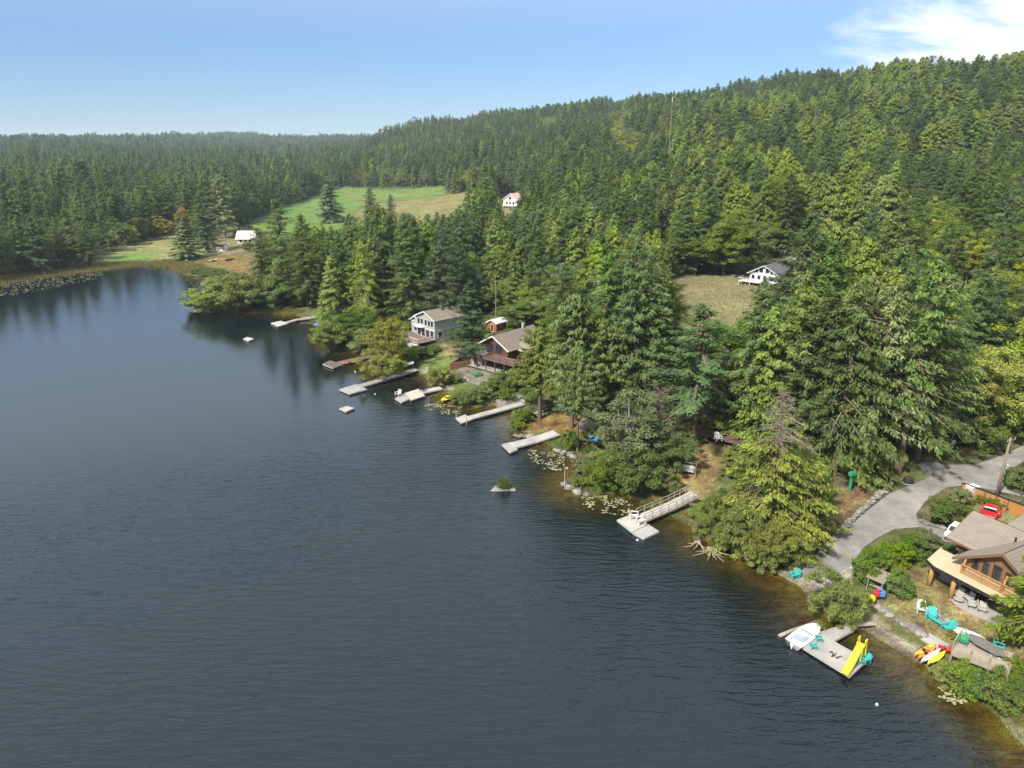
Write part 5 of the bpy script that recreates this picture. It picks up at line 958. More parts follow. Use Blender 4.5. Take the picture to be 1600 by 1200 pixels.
kayak((1428, 1027.5), (1461, 1009), zb, 'amber', 'amber kayak farthest left on the beach', .24); kayak((1433, 1032.5), (1461, 1014), zb, 'orange', 'orange-yellow kayak second from the left on the beach', .22)
kayak((1438, 1038), (1468, 1018.5), zb, 'white', 'white kayak in the middle of the beach row', .25, open_=False); kayak((1448.5, 1041), (1476, 1022), zb, 'yellow', 'bright yellow kayak right in the beach row', .26, open_=False); kayak((1465, 1012), (1489, 1021), .8, 'red', 'red kayak lying across the ends of the others', .29)
kayak((536, 570), (556, 566), .02, 'orange', 'orange kayak tied beside the dark brown dock', .42); kayak((690, 629), (707, 619), .25, 'yellow', 'yellow dinghy pulled up at the lily pads', .75, .4); kayak((922, 684), (933, 692), 2.2, 'blue', 'blue rowing boat on the bank by the garden steps', .5, .4, name='rowing_boat')
kayak((502, 511), (516, 506), .5, 'red', 'red kayak beside the blue tarp on the far beach', .4); kayak((326, 409), (340, 406), 1.0, 'white', 'pale boat on the far bank left of the dark one', .8, .5, name='rowing_boat'); kayak((352, 408), (364, 405), 1.0, 'black', 'dark boat on the far bank below the farm shed', .8, .5, name='rowing_boat')
kayak((634, 572.5), (646, 568), 1.2, 'white', 'pale upturned skiff beside the longest grey dock', .8, .5, open_=False, name='rowing_boat')
kayak((1508, 987), (1539, 1001.5), 2.4, 'white', 'white paddle board standing behind the lower deck', .4, .16, open_=False, name='paddle_board')
def tarp():
    p = PZ(502, 507, .6); o = empty('tarp', p, .4, 'crumpled blue tarp over a boat on the far beach', 'tarp'); g = np.random.default_rng(3); n_ = 9; xs = np.linspace(-2, 2, n_); V = [(x, y * .6, max(0, .75 * math.cos(x * .7) * math.cos(y * .75)) + g.normal(0, .07)) for x in xs for y in xs]; m_ = MB(); m_.add(V, [(i * n_ + j, i * n_ + j + 1, (i + 1) * n_ + j + 1, (i + 1) * n_ + j) for i in range(n_ - 1) for j in range(n_ - 1)]); m_.build('cover', M['blue'], o)
tarp()
def slide():
    p = PZ(1339, 1032, .46); a, b = PZ(1327, 1046, .46), PZ(1346, 1025, .46); yaw = math.atan2(b[1] - a[1], b[0] - a[0]); o = empty('water_slide', PZ(1334, 1039, .46), yaw, 'yellow water slide at the end of the L-shaped dock', 'slide')
    prof = [(-2.0, .18), (-1.5, .22), (-.6, .75), (.4, 1.4), (.95, 1.62), (1.4, 1.64)]; ch = MB()
    for (x0, z0), (x1, z1) in zip(prof, prof[1:]):
        ch.slab([(x0, -.30, z0), (x1, -.30, z1), (x1, .30, z1), (x0, .30, z0)], .05)
        for s in (-1, 1): ch.slab([(x0, s * .30, z0 + .2), (x1, s * .30, z1 + .2), (x1, s * .33, z1 - .02), (x0, s * .33, z0 - .02)], .03)
    ch.build('chute', M['yellow'], o)
    for s in (-1, 1):
        l_ = MB(); l_.tube([(1.75, s * .32, 0), (1.4, s * .32, 1.6), (1.38, s * .32, 2.3), (1.0, s * .32, 2.3), (.85, s * .32, 1.75)], .055, 6); l_.build('handrail', M['yellow'], o); l2 = MB(); l2.tube([(.5, s * .3, 0), (.6, s * .3, 1.45)], .06, 6); l2.build('leg', M['yellow'], o)
    for k in range(5): t_ = MB(); t_.bar((1.72 - k * .075, -.32, .3 + k * .3), (1.72 - k * .075, .32, .3 + k * .3), .12, .05); t_.build('rung', M['yellow'], o)
slide()
def chest(px, py, z, d, m_, label, yaw, name='storage_box', cat='box'):
    p = PZ(px, py, z); o = empty(name, p, yaw, label, cat); a = MB(); a.box((0, 0, d[2] * .42), (d[0], d[1], d[2] * .84)); a.build('body', m_, o, bevel=.02); b = MB(); b.box((0, 0, d[2] * .93), (d[0] * 1.05, d[1] * 1.05, d[2] * .14)); b.build('lid', m_, o, bevel=.02); return o
chair(1344, 1036, LAKE + 1.2, 'teal', 'teal chair tucked behind the yellow slide', z=.48, sc=.85); chair(1352, 1034, LAKE - .2, 'teal', 'teal chair at the outer corner of the dock', z=.48, sc=.85)
def rope():
    p = PZ(1304, 1024, .48); o = empty('rope', p, 0, 'dark tangled rope lying in the middle of the L-shaped dock', 'rope'); g = random.Random(4); pts = []
    u = Vector(PZ(1312, 1029, .48)) - Vector(PZ(1295, 1018, .48)); v = Vector((-u.y, u.x, 0)).normalized()
    for i in range(60): t_ = i / 59; pts.append(u * (t_ - .5) * 1.0 + v * (.45 * math.sin(t_ * 21) * math.cos(t_ * 5 + 1)) + u * .12 * math.cos(t_ * 17) + Vector((0, 0, .03)))
    m_ = MB(); m_.tube(pts, .04, 5); m_.build('coil', M['black'], o, smooth=True)
rope()
def log(a, b, z, r_, m_, label, name='log'):
    A_, B_ = Vector(PZ(*a, z)), Vector(PZ(*b, z)); o = empty(name, (A_ + B_) / 2, 0, label, 'log'); d = (B_ - A_) / 2; g = random.Random(2); m2_ = MB(); m2_.tube([-d, -d * .4 + Vector((0, .03, .03)), d * .3, d], [r_, r_ * .95, r_ * .85, r_ * .75], 9); m2_.build('trunk', m_, o, smooth=True); return o
log((1217, 994), (1279, 970), .06, .2, M['wood'], 'long floating log above the moored motor boat'); 
def plank(a, b, z0, z1, wd, label):
    A_, B_ = Vector(PZ(*a, z0)), Vector(PZ(*b, z1)); o = empty('gangplank', A_, 0, label, 'plank'); q = rect(Vector((0, 0, 0)), B_ - A_, wd); m_ = MB(); m_.slab(q, .06); m_.build('board', M['wood'], o); c = MB(); c.bar((0, 0, -.12), B_ - A_ - Vector((0, 0, .12)), .08, .14); c.build('bearer', M['wood'], o)
plank((1319, 976.5), (1366, 974), .48, .6, .55, 'narrow plank leading from the L-shaped dock to the beach')
def drift(px, py, label, seed, n_=9, r_=1.6):
    p = PZ(px, py, 0); o = empty('driftwood', p, 0, label, 'driftwood'); g = random.Random(seed)
    for i in range(n_):
        a_ = g.uniform(2.6, 6.0); e = Vector((math.cos(a_), math.sin(a_) * .9, g.uniform(-.08, .3))) * r_ * g.uniform(.6, 1.6); m_ = MB(); m_.tube([Vector((g.uniform(-.5, .5), .8, .5)), e * .45 + Vector((0, 0, .25)), e], [.09, .06, .02], 5); m_.build('branch', M['wood'], o)
drift(1112, 866, 'bleached fallen branches in the water below the cedar shrubs', 5, 11, 1.6); drift(1092, 856, 'few bleached sticks at the water left of the fallen branches', 6, 5, 1.4)
def buoy(px, py, r_, m_, label):
    o = empty('buoy', PZ(px, py, .03), 0, label, 'buoy'); a = MB(); a.lathe([(.02, -r_), (r_ * .8, -r_ * .6), (r_, 0), (r_ * .8, r_ * .6), (.02, r_)], 10); a.build('float', m_, o, smooth=True); b = MB(); b.tube([(0, 0, r_ * .9), (0, 0, r_ * 1.5)], r_ * .2, 6); b.build('ring_post', m_, o)
buoy(1370, 1101, .14, M['white'], 'small white buoy on the water at lower right'); buoy(996, 844, .16, M['white'], 'white buoy beside the two-part float dock'); buoy(586, 616, .16, M['white'], 'white buoy near the longest grey dock'); buoy(555, 581, .2, M['white'], 'white buoy off the dark brown dock')
def islet():
    p = PZ(789, 764, 0); o = empty('planter_raft', p, 0, 'floating log raft planted with tall green reeds', 'raft')
    for i, (y, r_) in enumerate(((-.7, .16), (-.3, .2), (.15, .2), (.6, .17))): m_ = MB(); m_.tube([(-2.0 + .2 * i, y, .06), (1.5 - .1 * i, y + .1, .08)], r_, 8); m_.build('log', M['rockp'], o)
    g = np.random.default_rng(8); n_ = 500; c = np.stack((g.normal(.2, .55, n_), g.normal(0, .35, n_), np.full(n_, .15)), -1); h = g.uniform(.5, 2.0, n_) * np.exp(-((c[:, 0] + .3) / 1.2) ** 2); d = np.concatenate((g.normal(0, .22, (n_, 2)), np.ones((n_, 1))), 1); s = unit(g.normal(0, 1, (n_, 3)) * [1, 1, 0]) * .04
    V = np.stack((c - s, c + s, c + d * h[:, None] + s * .3, c + d * h[:, None] - s * .3), 1); link('reeds', np_mesh('reeds', V.reshape(-1, 3), np.arange(n_ * 4).reshape(n_, 4), [GRASS], np.repeat(g.uniform(.5, 1.2, n_), 4)), o)
islet()
ROCKS = []
def rock_mesh(seed):
    import bmesh
    bm = bmesh.new(); bmesh.ops.create_icosphere(bm, subdivisions=2, radius=1.0); g = random.Random(seed); o_ = Vector((g.random() * 50, g.random() * 50, g.random() * 50))
    for v in bm.verts: v.co *= 1 + .32 * mnoise.noise(v.co * 1.1 + o_) + .12 * mnoise.noise(v.co * 2.7 + o_); v.co.z *= .72
    me_ = bpy.data.meshes.new('stone'); bm.to_mesh(me_); bm.free(); me_.materials.append(M['rock'] if seed % 3 else M['rockp']); return me_
ROCKS = [rock_mesh(i) for i in range(7)]
def stone_row(name, label, pts, n_, s0, s1, seed, cat='stone wall', two=False, jitter=.25):
    P = [Vector(G(*p)) for p in pts]; o = empty(name, P[0], 0, label, cat); g = random.Random(seed); ln = [(P[i + 1] - P[i]).length for i in range(len(P) - 1)]; tot = sum(ln)
    for k in range(n_):
        s = tot * (k + .5) / n_; i = 0
        while i < len(ln) - 1 and s > ln[i]: s -= ln[i]; i += 1
        q = P[i].lerp(P[i + 1], s / ln[i]) - P[0]; r_ = g.uniform(s0, s1)
        for lay in range(2 if two else 1):
            c = link('stone', ROCKS[g.randrange(7)], o, q + Vector((g.uniform(-jitter, jitter), g.uniform(-jitter, jitter), r_ * .3 + lay * r_ * .8)), (g.uniform(-.3, .3), g.uniform(-.3, .3), g.uniform(0, 6.28))); c.scale = (r_ * g.uniform(.9, 1.4), r_, r_ * g.uniform(.8, 1.1))
    return o
stone_row('stone_wall', 'low stone wall along the left side of the launch road', [(1282, 868), (1300, 845), (1320, 824), (1345, 800), (1370, 778), (1388, 764)], 96, .17, .30, 1, two=True)
stone_row('stone_wall', 'row of boulders between lawn and sandy beach', [(1372, 948), (1390, 962), (1415, 977), (1438, 990)], 32, .2, .38, 2)
stone_row('stone_wall', 'large flat stones above the beach steps', [(1418, 978), (1432, 986), (1447, 995)], 10, .34, .52, 3)
stone_row('rockery', 'rockery border between lawn and patio path', [(1450, 952), (1470, 966), (1490, 978), (1515, 992), (1535, 1003)], 46, .14, .3, 4, 'rockery', jitter=.5)
stone_row('stone_jetty', 'little stone jetty with a flag at its tip', [(882, 757), (888, 762), (900, 768), (915, 773)], 24, .25, .5, 5, 'jetty', jitter=.5)
stone_row('stone_wall', 'low garden wall below the green picnic table', [(724, 590), (738, 597), (756, 606)], 26, .22, .36, 6)
stone_row('shore_boulders', 'boulders at the waterline under the picnic lawn', [(805, 680), (822, 683), (836, 684)], 9, .35, .6, 7, 'boulders', jitter=.4)
stone_row('shore_boulders', 'boulders at the waterline below the leaning trunk', [(868, 704), (885, 710), (900, 716)], 8, .3, .6, 8, 'boulders', jitter=.4)
stone_row('garden_stones', 'stones edging the garden island by the road', [(1438, 812), (1450, 820), (1470, 824), (1482, 826)], 18, .16, .3, 9, 'stones')
# ---------------------------------------------------------------- houses (local frame: front faces -Y, gable in front, x to the right)
def win(o, c, wd, ht, n_, m_f='white', nm='window', bars=(1, 1)):
    """window in a wall: c centre, n_ outward direction (unit, horizontal); frame proud of the wall, pane set in it"""
    n_ = Vector(n_); u = Vector((-n_.y, n_.x, 0)); c = Vector(c); f = MB(); t_ = .09
    for s in (-1, 1): f.bar(c + u * s * wd / 2 + n_ * .03 - Vector((0, 0, ht / 2 + t_ / 2)), c + u * s * wd / 2 + n_ * .03 + Vector((0, 0, ht / 2 + t_ / 2)), t_, .08); f.bar(c - u * wd / 2 + n_ * .03 + Vector((0, 0, s * ht / 2)), c + u * wd / 2 + n_ * .03 + Vector((0, 0, s * ht / 2)), .08, t_)
    for k in range(1, bars[0]): q = c + u * (k / bars[0] - .5) * wd + n_ * .03; f.bar(q - Vector((0, 0, ht / 2)), q + Vector((0, 0, ht / 2)), .06, .06)
    w_ = f.build(nm, M[m_f], o); g = MB(); a_ = c + n_ * .012; g.slab([a_ - u * wd / 2 - Vector((0, 0, ht / 2)), a_ + u * wd / 2 - Vector((0, 0, ht / 2)), a_ + u * wd / 2 + Vector((0, 0, ht / 2)), a_ - u * wd / 2 + Vector((0, 0, ht / 2))], .01); g.build('pane', M['glass'], w_); return w_
def gable_block(o, x0, x1, y0, y1, z0, zw, rise, wm, rm, over=.45, fm='white', th=.18, axis='y', wall_names=True, rows=0):
    """walls + gable roof; ridge along y (axis='y') or x"""
    T_ = (lambda x, y, z: (x, y, z)) if axis == 'y' else (lambda x, y, z: (y, x, z))
    if axis == 'x': x0, x1, y0, y1 = y0, y1, x0, x1
    xm = (x0 + x1) / 2; t_ = .15
    for y, s in ((y0, 1), (y1, -1)):
        w_ = MB(); a_ = [(x0, y, z0), (x1, y, z0), (x1, y, zw), (xm, y, zw + rise), (x0, y, zw)]; b_ = [(x, y + s * t_, z) for x, _, z in a_]; w_.add([T_(*p) for p in a_ + b_], [(0, 1, 2, 3, 4), (9, 8, 7, 6, 5)] + [(i, (i + 1) % 5, 5 + (i + 1) % 5, 5 + i) for i in range(5)]); w_.build('wall', wm, o)
    for x, s in ((x0, 1), (x1, -1)):
        w_ = MB(); q = [T_(x, y0 + t_, z0), T_(x, y1 - t_, z0), T_(x + s * t_, y1 - t_, z0), T_(x + s * t_, y0 + t_, z0)]; w_.add(q + [(p[0], p[1], zw) for p in q], [(0, 1, 2, 3), (7, 6, 5, 4), (0, 1, 5, 4), (1, 2, 6, 5), (2, 3, 7, 6), (3, 0, 4, 7)]); w_.build('wall', wm, o)
    sl = rise / (xm - x0)
    for s in (-1, 1):
        xe = xm + s * (xm - x0 + over); ze = zw - over * sl; r_ = MB(); r_.slab([T_(xm, y0 - over, zw + rise + .14), T_(xe, y0 - over, ze + .14), T_(xe, y1 + over, ze + .14), T_(xm, y1 + over, zw + rise + .14)], th)
        ro = r_.build('roof', rm, o); f = MB()
        f.bar(T_(xm, y0 - over - .03, zw + rise + .02), T_(xe, y0 - over - .03, ze + .02), .06, .26); f.bar(T_(xe + s * .03, y0 - over, ze + .02), T_(xe + s * .03, y1 + over, ze + .02), .06, .2); f.build('fascia', M[fm], ro)
        if rows:                                 # shingle courses standing slightly proud
            c = MB(); Ls = math.hypot(xe - xm, zw + rise - ze)
            for k in range(int(Ls / .35)):
                f0 = k * .35 / Ls; a_ = Vector(T_(xm + (xe - xm) * f0, y0 - over + .02, zw + rise + .14 + (ze - zw - rise) * f0 + .004)); b_ = Vector(T_(xm + (xe - xm) * f0, y1 + over - .02, zw + rise + .14 + (ze - zw - rise) * f0 + .004)); c.bar(a_, b_, .06, .022)
            tag(c.build('shingle_course', rm, ro), kind='stuff')
def railing(o, pts, h, m_, bal=None, post=1.6, top=.09):
    for a_, b_ in zip(pts, pts[1:]):
        a_, b_ = Vector(a_), Vector(b_); r_ = MB(); r_.bar(a_ + Vector((0, 0, h)), b_ + Vector((0, 0, h)), top, top); r_.build('rail', m_, o); r2 = MB(); r2.bar(a_ + Vector((0, 0, .15)), b_ + Vector((0, 0, .15)), .06, .06); r2.build('rail', m_, o); n_ = max(1, int((b_ - a_).length / post))
        for k in range(n_ + 1): q = a_.lerp(b_, k / n_); p_ = MB(); p_.bar(q, q + Vector((0, 0, h + .05)), .1, .1); p_.build('post', m_, o)
        if bal:
            n2 = int((b_ - a_).length / bal); c = MB()
            for k in range(1, n2): q = a_.lerp(b_, k / n2); c.bar(q + Vector((0, 0, .15)), q + Vector((0, 0, h)), .035, .035)
            tag(c.build('balusters', m_, o), kind='stuff')
def hfront(a, b): A_, B_ = G(*a), G(*b); return (A_ + B_) / 2, math.atan2(B_[1] - A_[1], B_[0] - A_[0])
# --- log house at lower right
def log_house():
    P1 = Vector(G(1464, 921)); o = empty('log_house', P1, LAKE, 'large cedar log house with grey-brown roof at lower right', 'house')
    # front posts stand on y=0; lower storey set back
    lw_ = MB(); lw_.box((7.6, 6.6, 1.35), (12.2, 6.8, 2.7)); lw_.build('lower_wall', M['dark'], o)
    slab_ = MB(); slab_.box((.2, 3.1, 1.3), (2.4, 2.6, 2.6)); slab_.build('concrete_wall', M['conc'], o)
    dk = [(-2.6, 4.2), (-1.6, -.2), (-.4, -.8), (16.5, -.8), (16.5, 3.3), (1.4, 3.3), (1.4, 6.5), (-2.6, 6.5)]; m_ = MB(); m_.prism([dk[0], dk[1], dk[2], (16.5, -.8), (16.5, 3.3), (-2.2, 3.3)], 2.66, 2.86); m_.build('deck', M['ply'], o); e = MB(); pr = [dk[0], dk[1], dk[2], (16.5, -.8)]
    for a_, b_ in zip(pr, pr[1:]): e.bar((*a_, 2.72), (*b_, 2.72), .08, .34)
    e.build('deck_edge', M['black'], o)
    c = MB(); c.prism([(-2.6, 3.32), (1.4, 3.32), (1.4, 11), (-3.2, 11), (-3.4, 6.5)], -.5, 1.2 if False else .35); c.build('concrete_pad', M['conc'], o)
    for x, y in ((-2.0, 3.2), (-.9, .0), (1.6, -.2), (7.6, -.2), (12.5, -.2)): p_ = MB(); p_.tube([(x, y, -.3), (x, y, 2.66)], [.26, .22], 9); p_.build('post', M['logw'], o, smooth=True)
    # upper storey: main block (ridge along x) and projecting gable wing
    gable_block(o, -1.4, 13.5, 4.6, 11.4, 2.86, 4.5, 1.8, M['cedarw'], M['shing'], .8, 'trim', axis='x', rows=1)
    gable_block(o, 1.2, 8.4, 1.9, 8.0, 2.87, 4.3, 2.3, M['cedarw'], M['shing'], .9, 'trim', rows=1)
    for x in (-.6, .2): win(o, (x, 4.6, 3.8), .6, 1.1, (0, -1, 0), 'trim')
    for x in (2.2, 3.2, 5.4, 6.6): win(o, (x, 1.9, 3.85), .7, 1.6, (0, -1, 0), 'trim')
    d = win(o, (4.3, 1.9, 3.9), .9, 1.9, (0, -1, 0), 'trim', 'door')
    for x in (-1.1, -.2, .7): b = MB(); b.box((x, 4.56, 3.7), (.12, .06, 1.6)); b.build('batten', M['trim'], o)
    railing(o, [(1.6, .5, 2.87), (5.6, .5, 2.87), (9.4, .5, 2.87), (16.4, .5, 2.87)], 1.05, M['logw'], .14)
    for x in (1.6, 5.6): p_ = MB(); p_.bar((x, .6, 2.87), (x, 1.2, 4.6), .16, .16); p_.build('brace_post', M['logw'], o)
    v = MB(); v.tube([(3.2, 6.4, 5.0), (3.2, 6.4, 6.3)], .1, 8); v.build('vent_pipe', M['black'], o)
    b = MB(); b.box((-.2, 3.9, 3.1), (.9, .4, .5)); b.build('planter', M['dark'], o)
    for x in (3.6, 5.4, 9.6, 11.6): win(o, (x, 3.2, 1.4), 1.5, 1.9, (0, -1, 0), 'trim')
log_house()
PAT = [G(*p)[:2] for p in [(1480, 930), (1482, 936), (1496, 948), (1518, 961), (1545, 972), (1600, 990), (1640, 985), (1600, 950)]]
sheet('patio', np.array(PAT), .14, .10, M['conc'])
for px, py, dy, lb in [(1498, 934, .2, 'pale patio armchair farthest left by the wall'), (1512, 939, -.3, 'pale patio armchair second by the wall'), (1517, 949, -1.0, 'pale patio armchair beside the middle log post'), (1534, 956, .5, 'round-backed pale patio armchair near the fir')]: armchair(px, py, LAKE + dy, lb)
round_table(1497, 941, M['cushion'], 'low pale table on the patio', .5, h=.45)
# --- carport roof behind the house
def carport():
    p = G(1632, 872); o = empty('carport', p, LAKE, 'flat brown-grey carport roof beside the red pickup', 'carport')
    r_ = MB(); r_.slab([(-3.4, -2.6, 3.0), (5.5, -2.6, 3.0), (5.5, 4.6, 4.1), (-3.4, 4.6, 4.1)], .2); ro = r_.build('roof', M['shing'], o); f = MB(); f.bar((-3.4, -2.64, 2.92), (5.5, -2.64, 2.92), .06, .28); f.build('fascia', M['cream'], ro)
    for x in (-2.8, 1.2, 5.0):
        for y, h in ((-2.0, 2.95), (4.0, 3.85)): q = MB(); q.bar((x, y, -.3), (x, y, h), .18, .18); q.build('post', M['trim'], o)
carport()
def pickup():
    a, b = G(1536, 829), G(1551, 797); yaw = math.atan2(b[1] - a[1], b[0] - a[0]); c = (a + b) / 2; o = empty('pickup_truck', c, yaw, 'old red pickup truck with open bed parked by the garden', 'truck'); r_ = M['paint_red']
    m_ = MB(); m_.box((1.55, 0, .95), (1.5, 1.15, .62), taper=.9); m_.box((1.55, 0, .72), (1.5, 1.3, .3)); m_.build('hood', r_, o, bevel=.05)
    m_ = MB(); m_.box((.25, 0, .95), (1.25, 1.6, .8)); m_.build('cab', r_, o, bevel=.05); m_ = MB(); m_.box((.22, 0, 1.52), (1.15, 1.5, .42), taper=.86); m_.build('cab_windows', M['glass'], o); m_ = MB(); m_.box((.22, 0, 1.78), (1.12, 1.42, .12), taper=.85); m_.build('cab_roof', r_, o, bevel=.03)
    for sx in (-.3, .75):
        for sy in (-.66, .66): q = MB(); q.bar((sx, sy, 1.3), (.22 + (sx - .22) * .88, sy * .92, 1.75), .09, .09); q.build('pillar', r_, o)
    bed = MB(); bed.box((-1.55, 0, .74), (2.2, 1.45, .08)); bed.build('bed_floor', M['wood'], o)
    for y in (-.74, .74): q = MB(); q.box((-1.55, y, .98), (2.2, .07, .5)); q.build('bed_side', r_, o, bevel=.02)
    q = MB(); q.box((-2.66, 0, .98), (.07, 1.5, .5)); q.build('tailgate', r_, o, bevel=.02); q = MB(); q.box((-.43, 0, .98), (.06, 1.5, .5)); q.build('bed_front', r_, o)
    for x in (-1.7, 1.55):
        for y in (-.86, .86):
            f = MB(); f.lathe([(.1, -.17), (.52, -.16), (.56, 0), (.52, .16), (.1, .17)], 14); fo_ = f.build('fender', r_, o, (x, y * 1.0, .52), (R(90), 0, 0), smooth=True); fo_.scale = (1.15, 1, 1)
            t_ = MB(); t_.lathe([(.16, -.1), (.33, -.1), (.36, -.05), (.36, .05), (.33, .1), (.16, .1)], 16); w_ = t_.build('wheel', M['tyre'], o, (x, y * 1.12, .36), (R(90), 0, 0)); h = MB(); h.lathe([(.04, -.11), (.16, -.105), (.16, .105), (.04, .11)], 12); h.build('hub_cap', M['chrome'], w_)
    for x in (2.42, -2.82): q = MB(); q.box((x, 0, .56), (.1, 1.7, .16)); q.build('bumper', M['chrome'], o, bevel=.02)
    for y in (-.52, .52): q = MB(); q.lathe([(.02, -.1), (.13, -.06), (.15, .06), (.12, .08)], 12); q.build('headlight', M['chrome'], o, (2.3, y, .95), (0, R(90), 0)); q = MB(); q.box((-2.72, y * 1.25, .9), (.05, .12, .12)); q.build('tail_light', M['orange'], o)
pickup()
def car():
    p = G(1497, 838); o = empty('parked_car', p, yawpx((1484, 842), (1500, 826)), 'white car parked behind the log house roof', 'car'); w_ = M['paint_white']; prof = [(-2.2, .45), (-2.2, .95), (-1.5, 1.05), (-.9, 1.5), (.6, 1.5), (1.2, 1.02), (2.1, .88), (2.2, .45)]; m_ = MB(); n_ = len(prof)
    m_.add([(x, -.86, z) for x, z in prof] + [(x, .86, z) for x, z in prof], [tuple(range(n_)), tuple(range(n_, 2 * n_))[::-1]] + [(i, (i + 1) % n_, n_ + (i + 1) % n_, n_ + i) for i in range(n_)]); m_.build('body', w_, o, bevel=.06)
    q = MB(); q.slab([(1.22, -.7, 1.05), (1.22, .7, 1.05), (.66, .66, 1.47), (.66, -.66, 1.47)], .03); q.build('windscreen', M['glass'], o, (.03, 0, .03)); q = MB(); q.slab([(-1.5, -.7, 1.1), (-1.5, .7, 1.1), (-.95, .66, 1.47), (-.95, -.66, 1.47)], .03); q.build('rear_window', M['glass'], o, (-.03, 0, .03))
    for y in (-.875, .875): q = MB(); q.slab([(-1.2, y, 1.05), (1.0, y, 1.05), (.55, y, 1.42), (-.85, y, 1.42)], .02); q.build('side_window', M['glass'], o)
    for x in (-1.35, 1.35):
        for y in (-.82, .82): t_ = MB(); t_.lathe([(.18, -.1), (.31, -.1), (.33, 0), (.31, .1), (.18, .1)], 14); w2 = t_.build('wheel', M['tyre'], o, (x, y, .33), (R(90), 0, 0)); h = MB(); h.lathe([(.03, -.105), (.18, -.1), (.18, .1), (.03, .105)], 10); h.build('hub_cap', M['chrome'], w2)
    for y in (-.6, .6): q = MB(); q.box((2.2, y, .75), (.06, .3, .14)); q.build('headlight', M['black'], o)
car()
def fence():
    P = [Vector(G(*p)) for p in [(1500, 773), (1536, 786), (1572, 800), (1640, 826)]]; o = empty('board_fence', P[0], 0, 'orange board fence with black cap beside the road', 'fence'); 
    for a_, b_ in zip(P, P[1:]):
        a_, b_ = a_ - P[0], b_ - P[0]; n_ = max(2, int((b_ - a_).length / 2.2))
        for k in range(n_):
            q0, q1 = a_.lerp(b_, k / n_), a_.lerp(b_, (k + 1) / n_); p_ = MB(); p_.bar(q0 - Vector((0, 0, .3)), q0 + Vector((0, 0, 1.75)), .14, .14); p_.build('post', M['trim'], o); c = MB(); c.bar(q0 + Vector((0, 0, 1.72)), q1 + Vector((0, 0, 1.72)), .2, .1); c.build('cap_rail', M['black'], o); nb = int((q1 - q0).length / .2)
            d = (q1 - q0) / nb
            for j in range(nb): b = MB(); s0 = q0 + d * (j + .06); s1 = q0 + d * (j + .94); b.slab([s0, s1, s1 + Vector((0, 0, 1.66)), s0 + Vector((0, 0, 1.66))], .03 + .008 * (j % 2)); b.build('board', M['orangef'], o)
fence()
chest(1517, 775, 3.0, (1.3, 1.0, 1.5), M['white'], 'white water tank at the corner of the orange fence', .3, 'water_tank', 'tank')
# --- utility pole, wires, street lamp, small roadside things
def utility_pole():
    p = Vector(G(1556, 779)); lo, hi = 3, 20
    for _ in range(25):
        m_ = (lo + hi) / 2
        if proj(np.array(p) + np.array((0, 0, m_)))[1] > 684: lo = m_
        else: hi = m_
    h = hi; o = empty('utility_pole', p, .5, 'wooden utility pole with crossarm beside the road junction', 'utility pole'); a = MB(); a.tube([(0, 0, -.5), (0, 0, h)], [.2, .13], 9); a.build('pole', M['pole'], o, smooth=True); b = MB(); b.box((.35, 0, h - .45), (1.9, .12, .14)); b.build('crossarm', M['pole'], o); c = MB(); c.bar((0, 0, h - 1.6), (.9, 0, h - .55), .06, .06); c.build('brace', M['pole'], o)
    for x in (-.5, .3, 1.2): q = MB(); q.lathe([(.05, 0), (.08, .06), (.05, .14), (.07, .2), (.03, .24)], 8); q.build('insulator', M['conc'], o, (x, 0, h - .38))
    l_ = MB(); l_.tube([(0, 0, h * .45), (.9, .2, h * .5), (1.4, .3, h * .5)], .04, 6); l_.build('lamp_arm', M['steel'], o); q = MB(); q.box((1.6, .33, h * .5 - .02), (.5, .22, .12)); q.build('lamp_head', M['white'], o)
    return p, h
UP, UH = utility_pole()
def wire(label, a_, b_, sag, r_=.02):
    a_, b_ = Vector(a_), Vector(b_); pts = [a_.lerp(b_, k / 14) - Vector((0, 0, sag * 4 * (k / 14) * (1 - k / 14))) for k in range(15)]; m_ = MB(); m_.tube(pts, r_, 4); tag(m_.build('power_line', M['black'], None), label, 'wire', 'overhead wires')
for dx, dz, e, lb in [(-.5, -.15, (1330, 640, 11), 'power line running left from the utility pole, upper'), (.3, -.15, (1300, 690, 8), 'power line running left from the utility pole, lower')]: wire(lb, UP + Vector((dx, dx * .5, UH + dz)), PZ(*e), .6)
for dx, dz, e, lb in [(.3, -.15, (1700, 740, 12), 'power line running right from the utility pole, upper'), (1.2, -.15, (1700, 770, 11), 'power line running right from the utility pole, middle'), (0, -1.8, (1700, 760, 9), 'power line running right from the utility pole, lower')]: wire(lb, UP + Vector((dx, dx * .5, UH + dz)), PZ(*e), .5)
def far_pole(px, py, ty, label, name='utility_pole', r_=.16, m_='pole', arm=True):
    p = Vector(G(px, py)); lo, hi = 2, 60
    for _ in range(25):
        k = (lo + hi) / 2
        if proj(np.array(p) + np.array((0, 0, k)))[1] > ty: lo = k
        else: hi = k
    o = empty(name, p, .4, label, 'pole'); a = MB(); a.tube([(0, 0, -.5), (0, 0, hi)], [r_, r_ * .7], 8); a.build('pole', M[m_], o)
    if arm: b = MB(); b.box((0, 0, hi - .4), (1.8, .12, .14)); b.build('crossarm', M[m_], o)
    return p, hi
far_pole(775, 500, 437, 'pale utility pole behind the orange shed'); pa, ha = far_pole(538, 296, 270, 'distant pole at the left end of the field power line'); pb, hb = far_pole(762, 300, 268, 'distant pole at the right end of the field power line')
wire('distant power line crossing above the green field', pa + Vector((0, 0, ha)), pb + Vector((0, 0, hb)), 4, .09); 
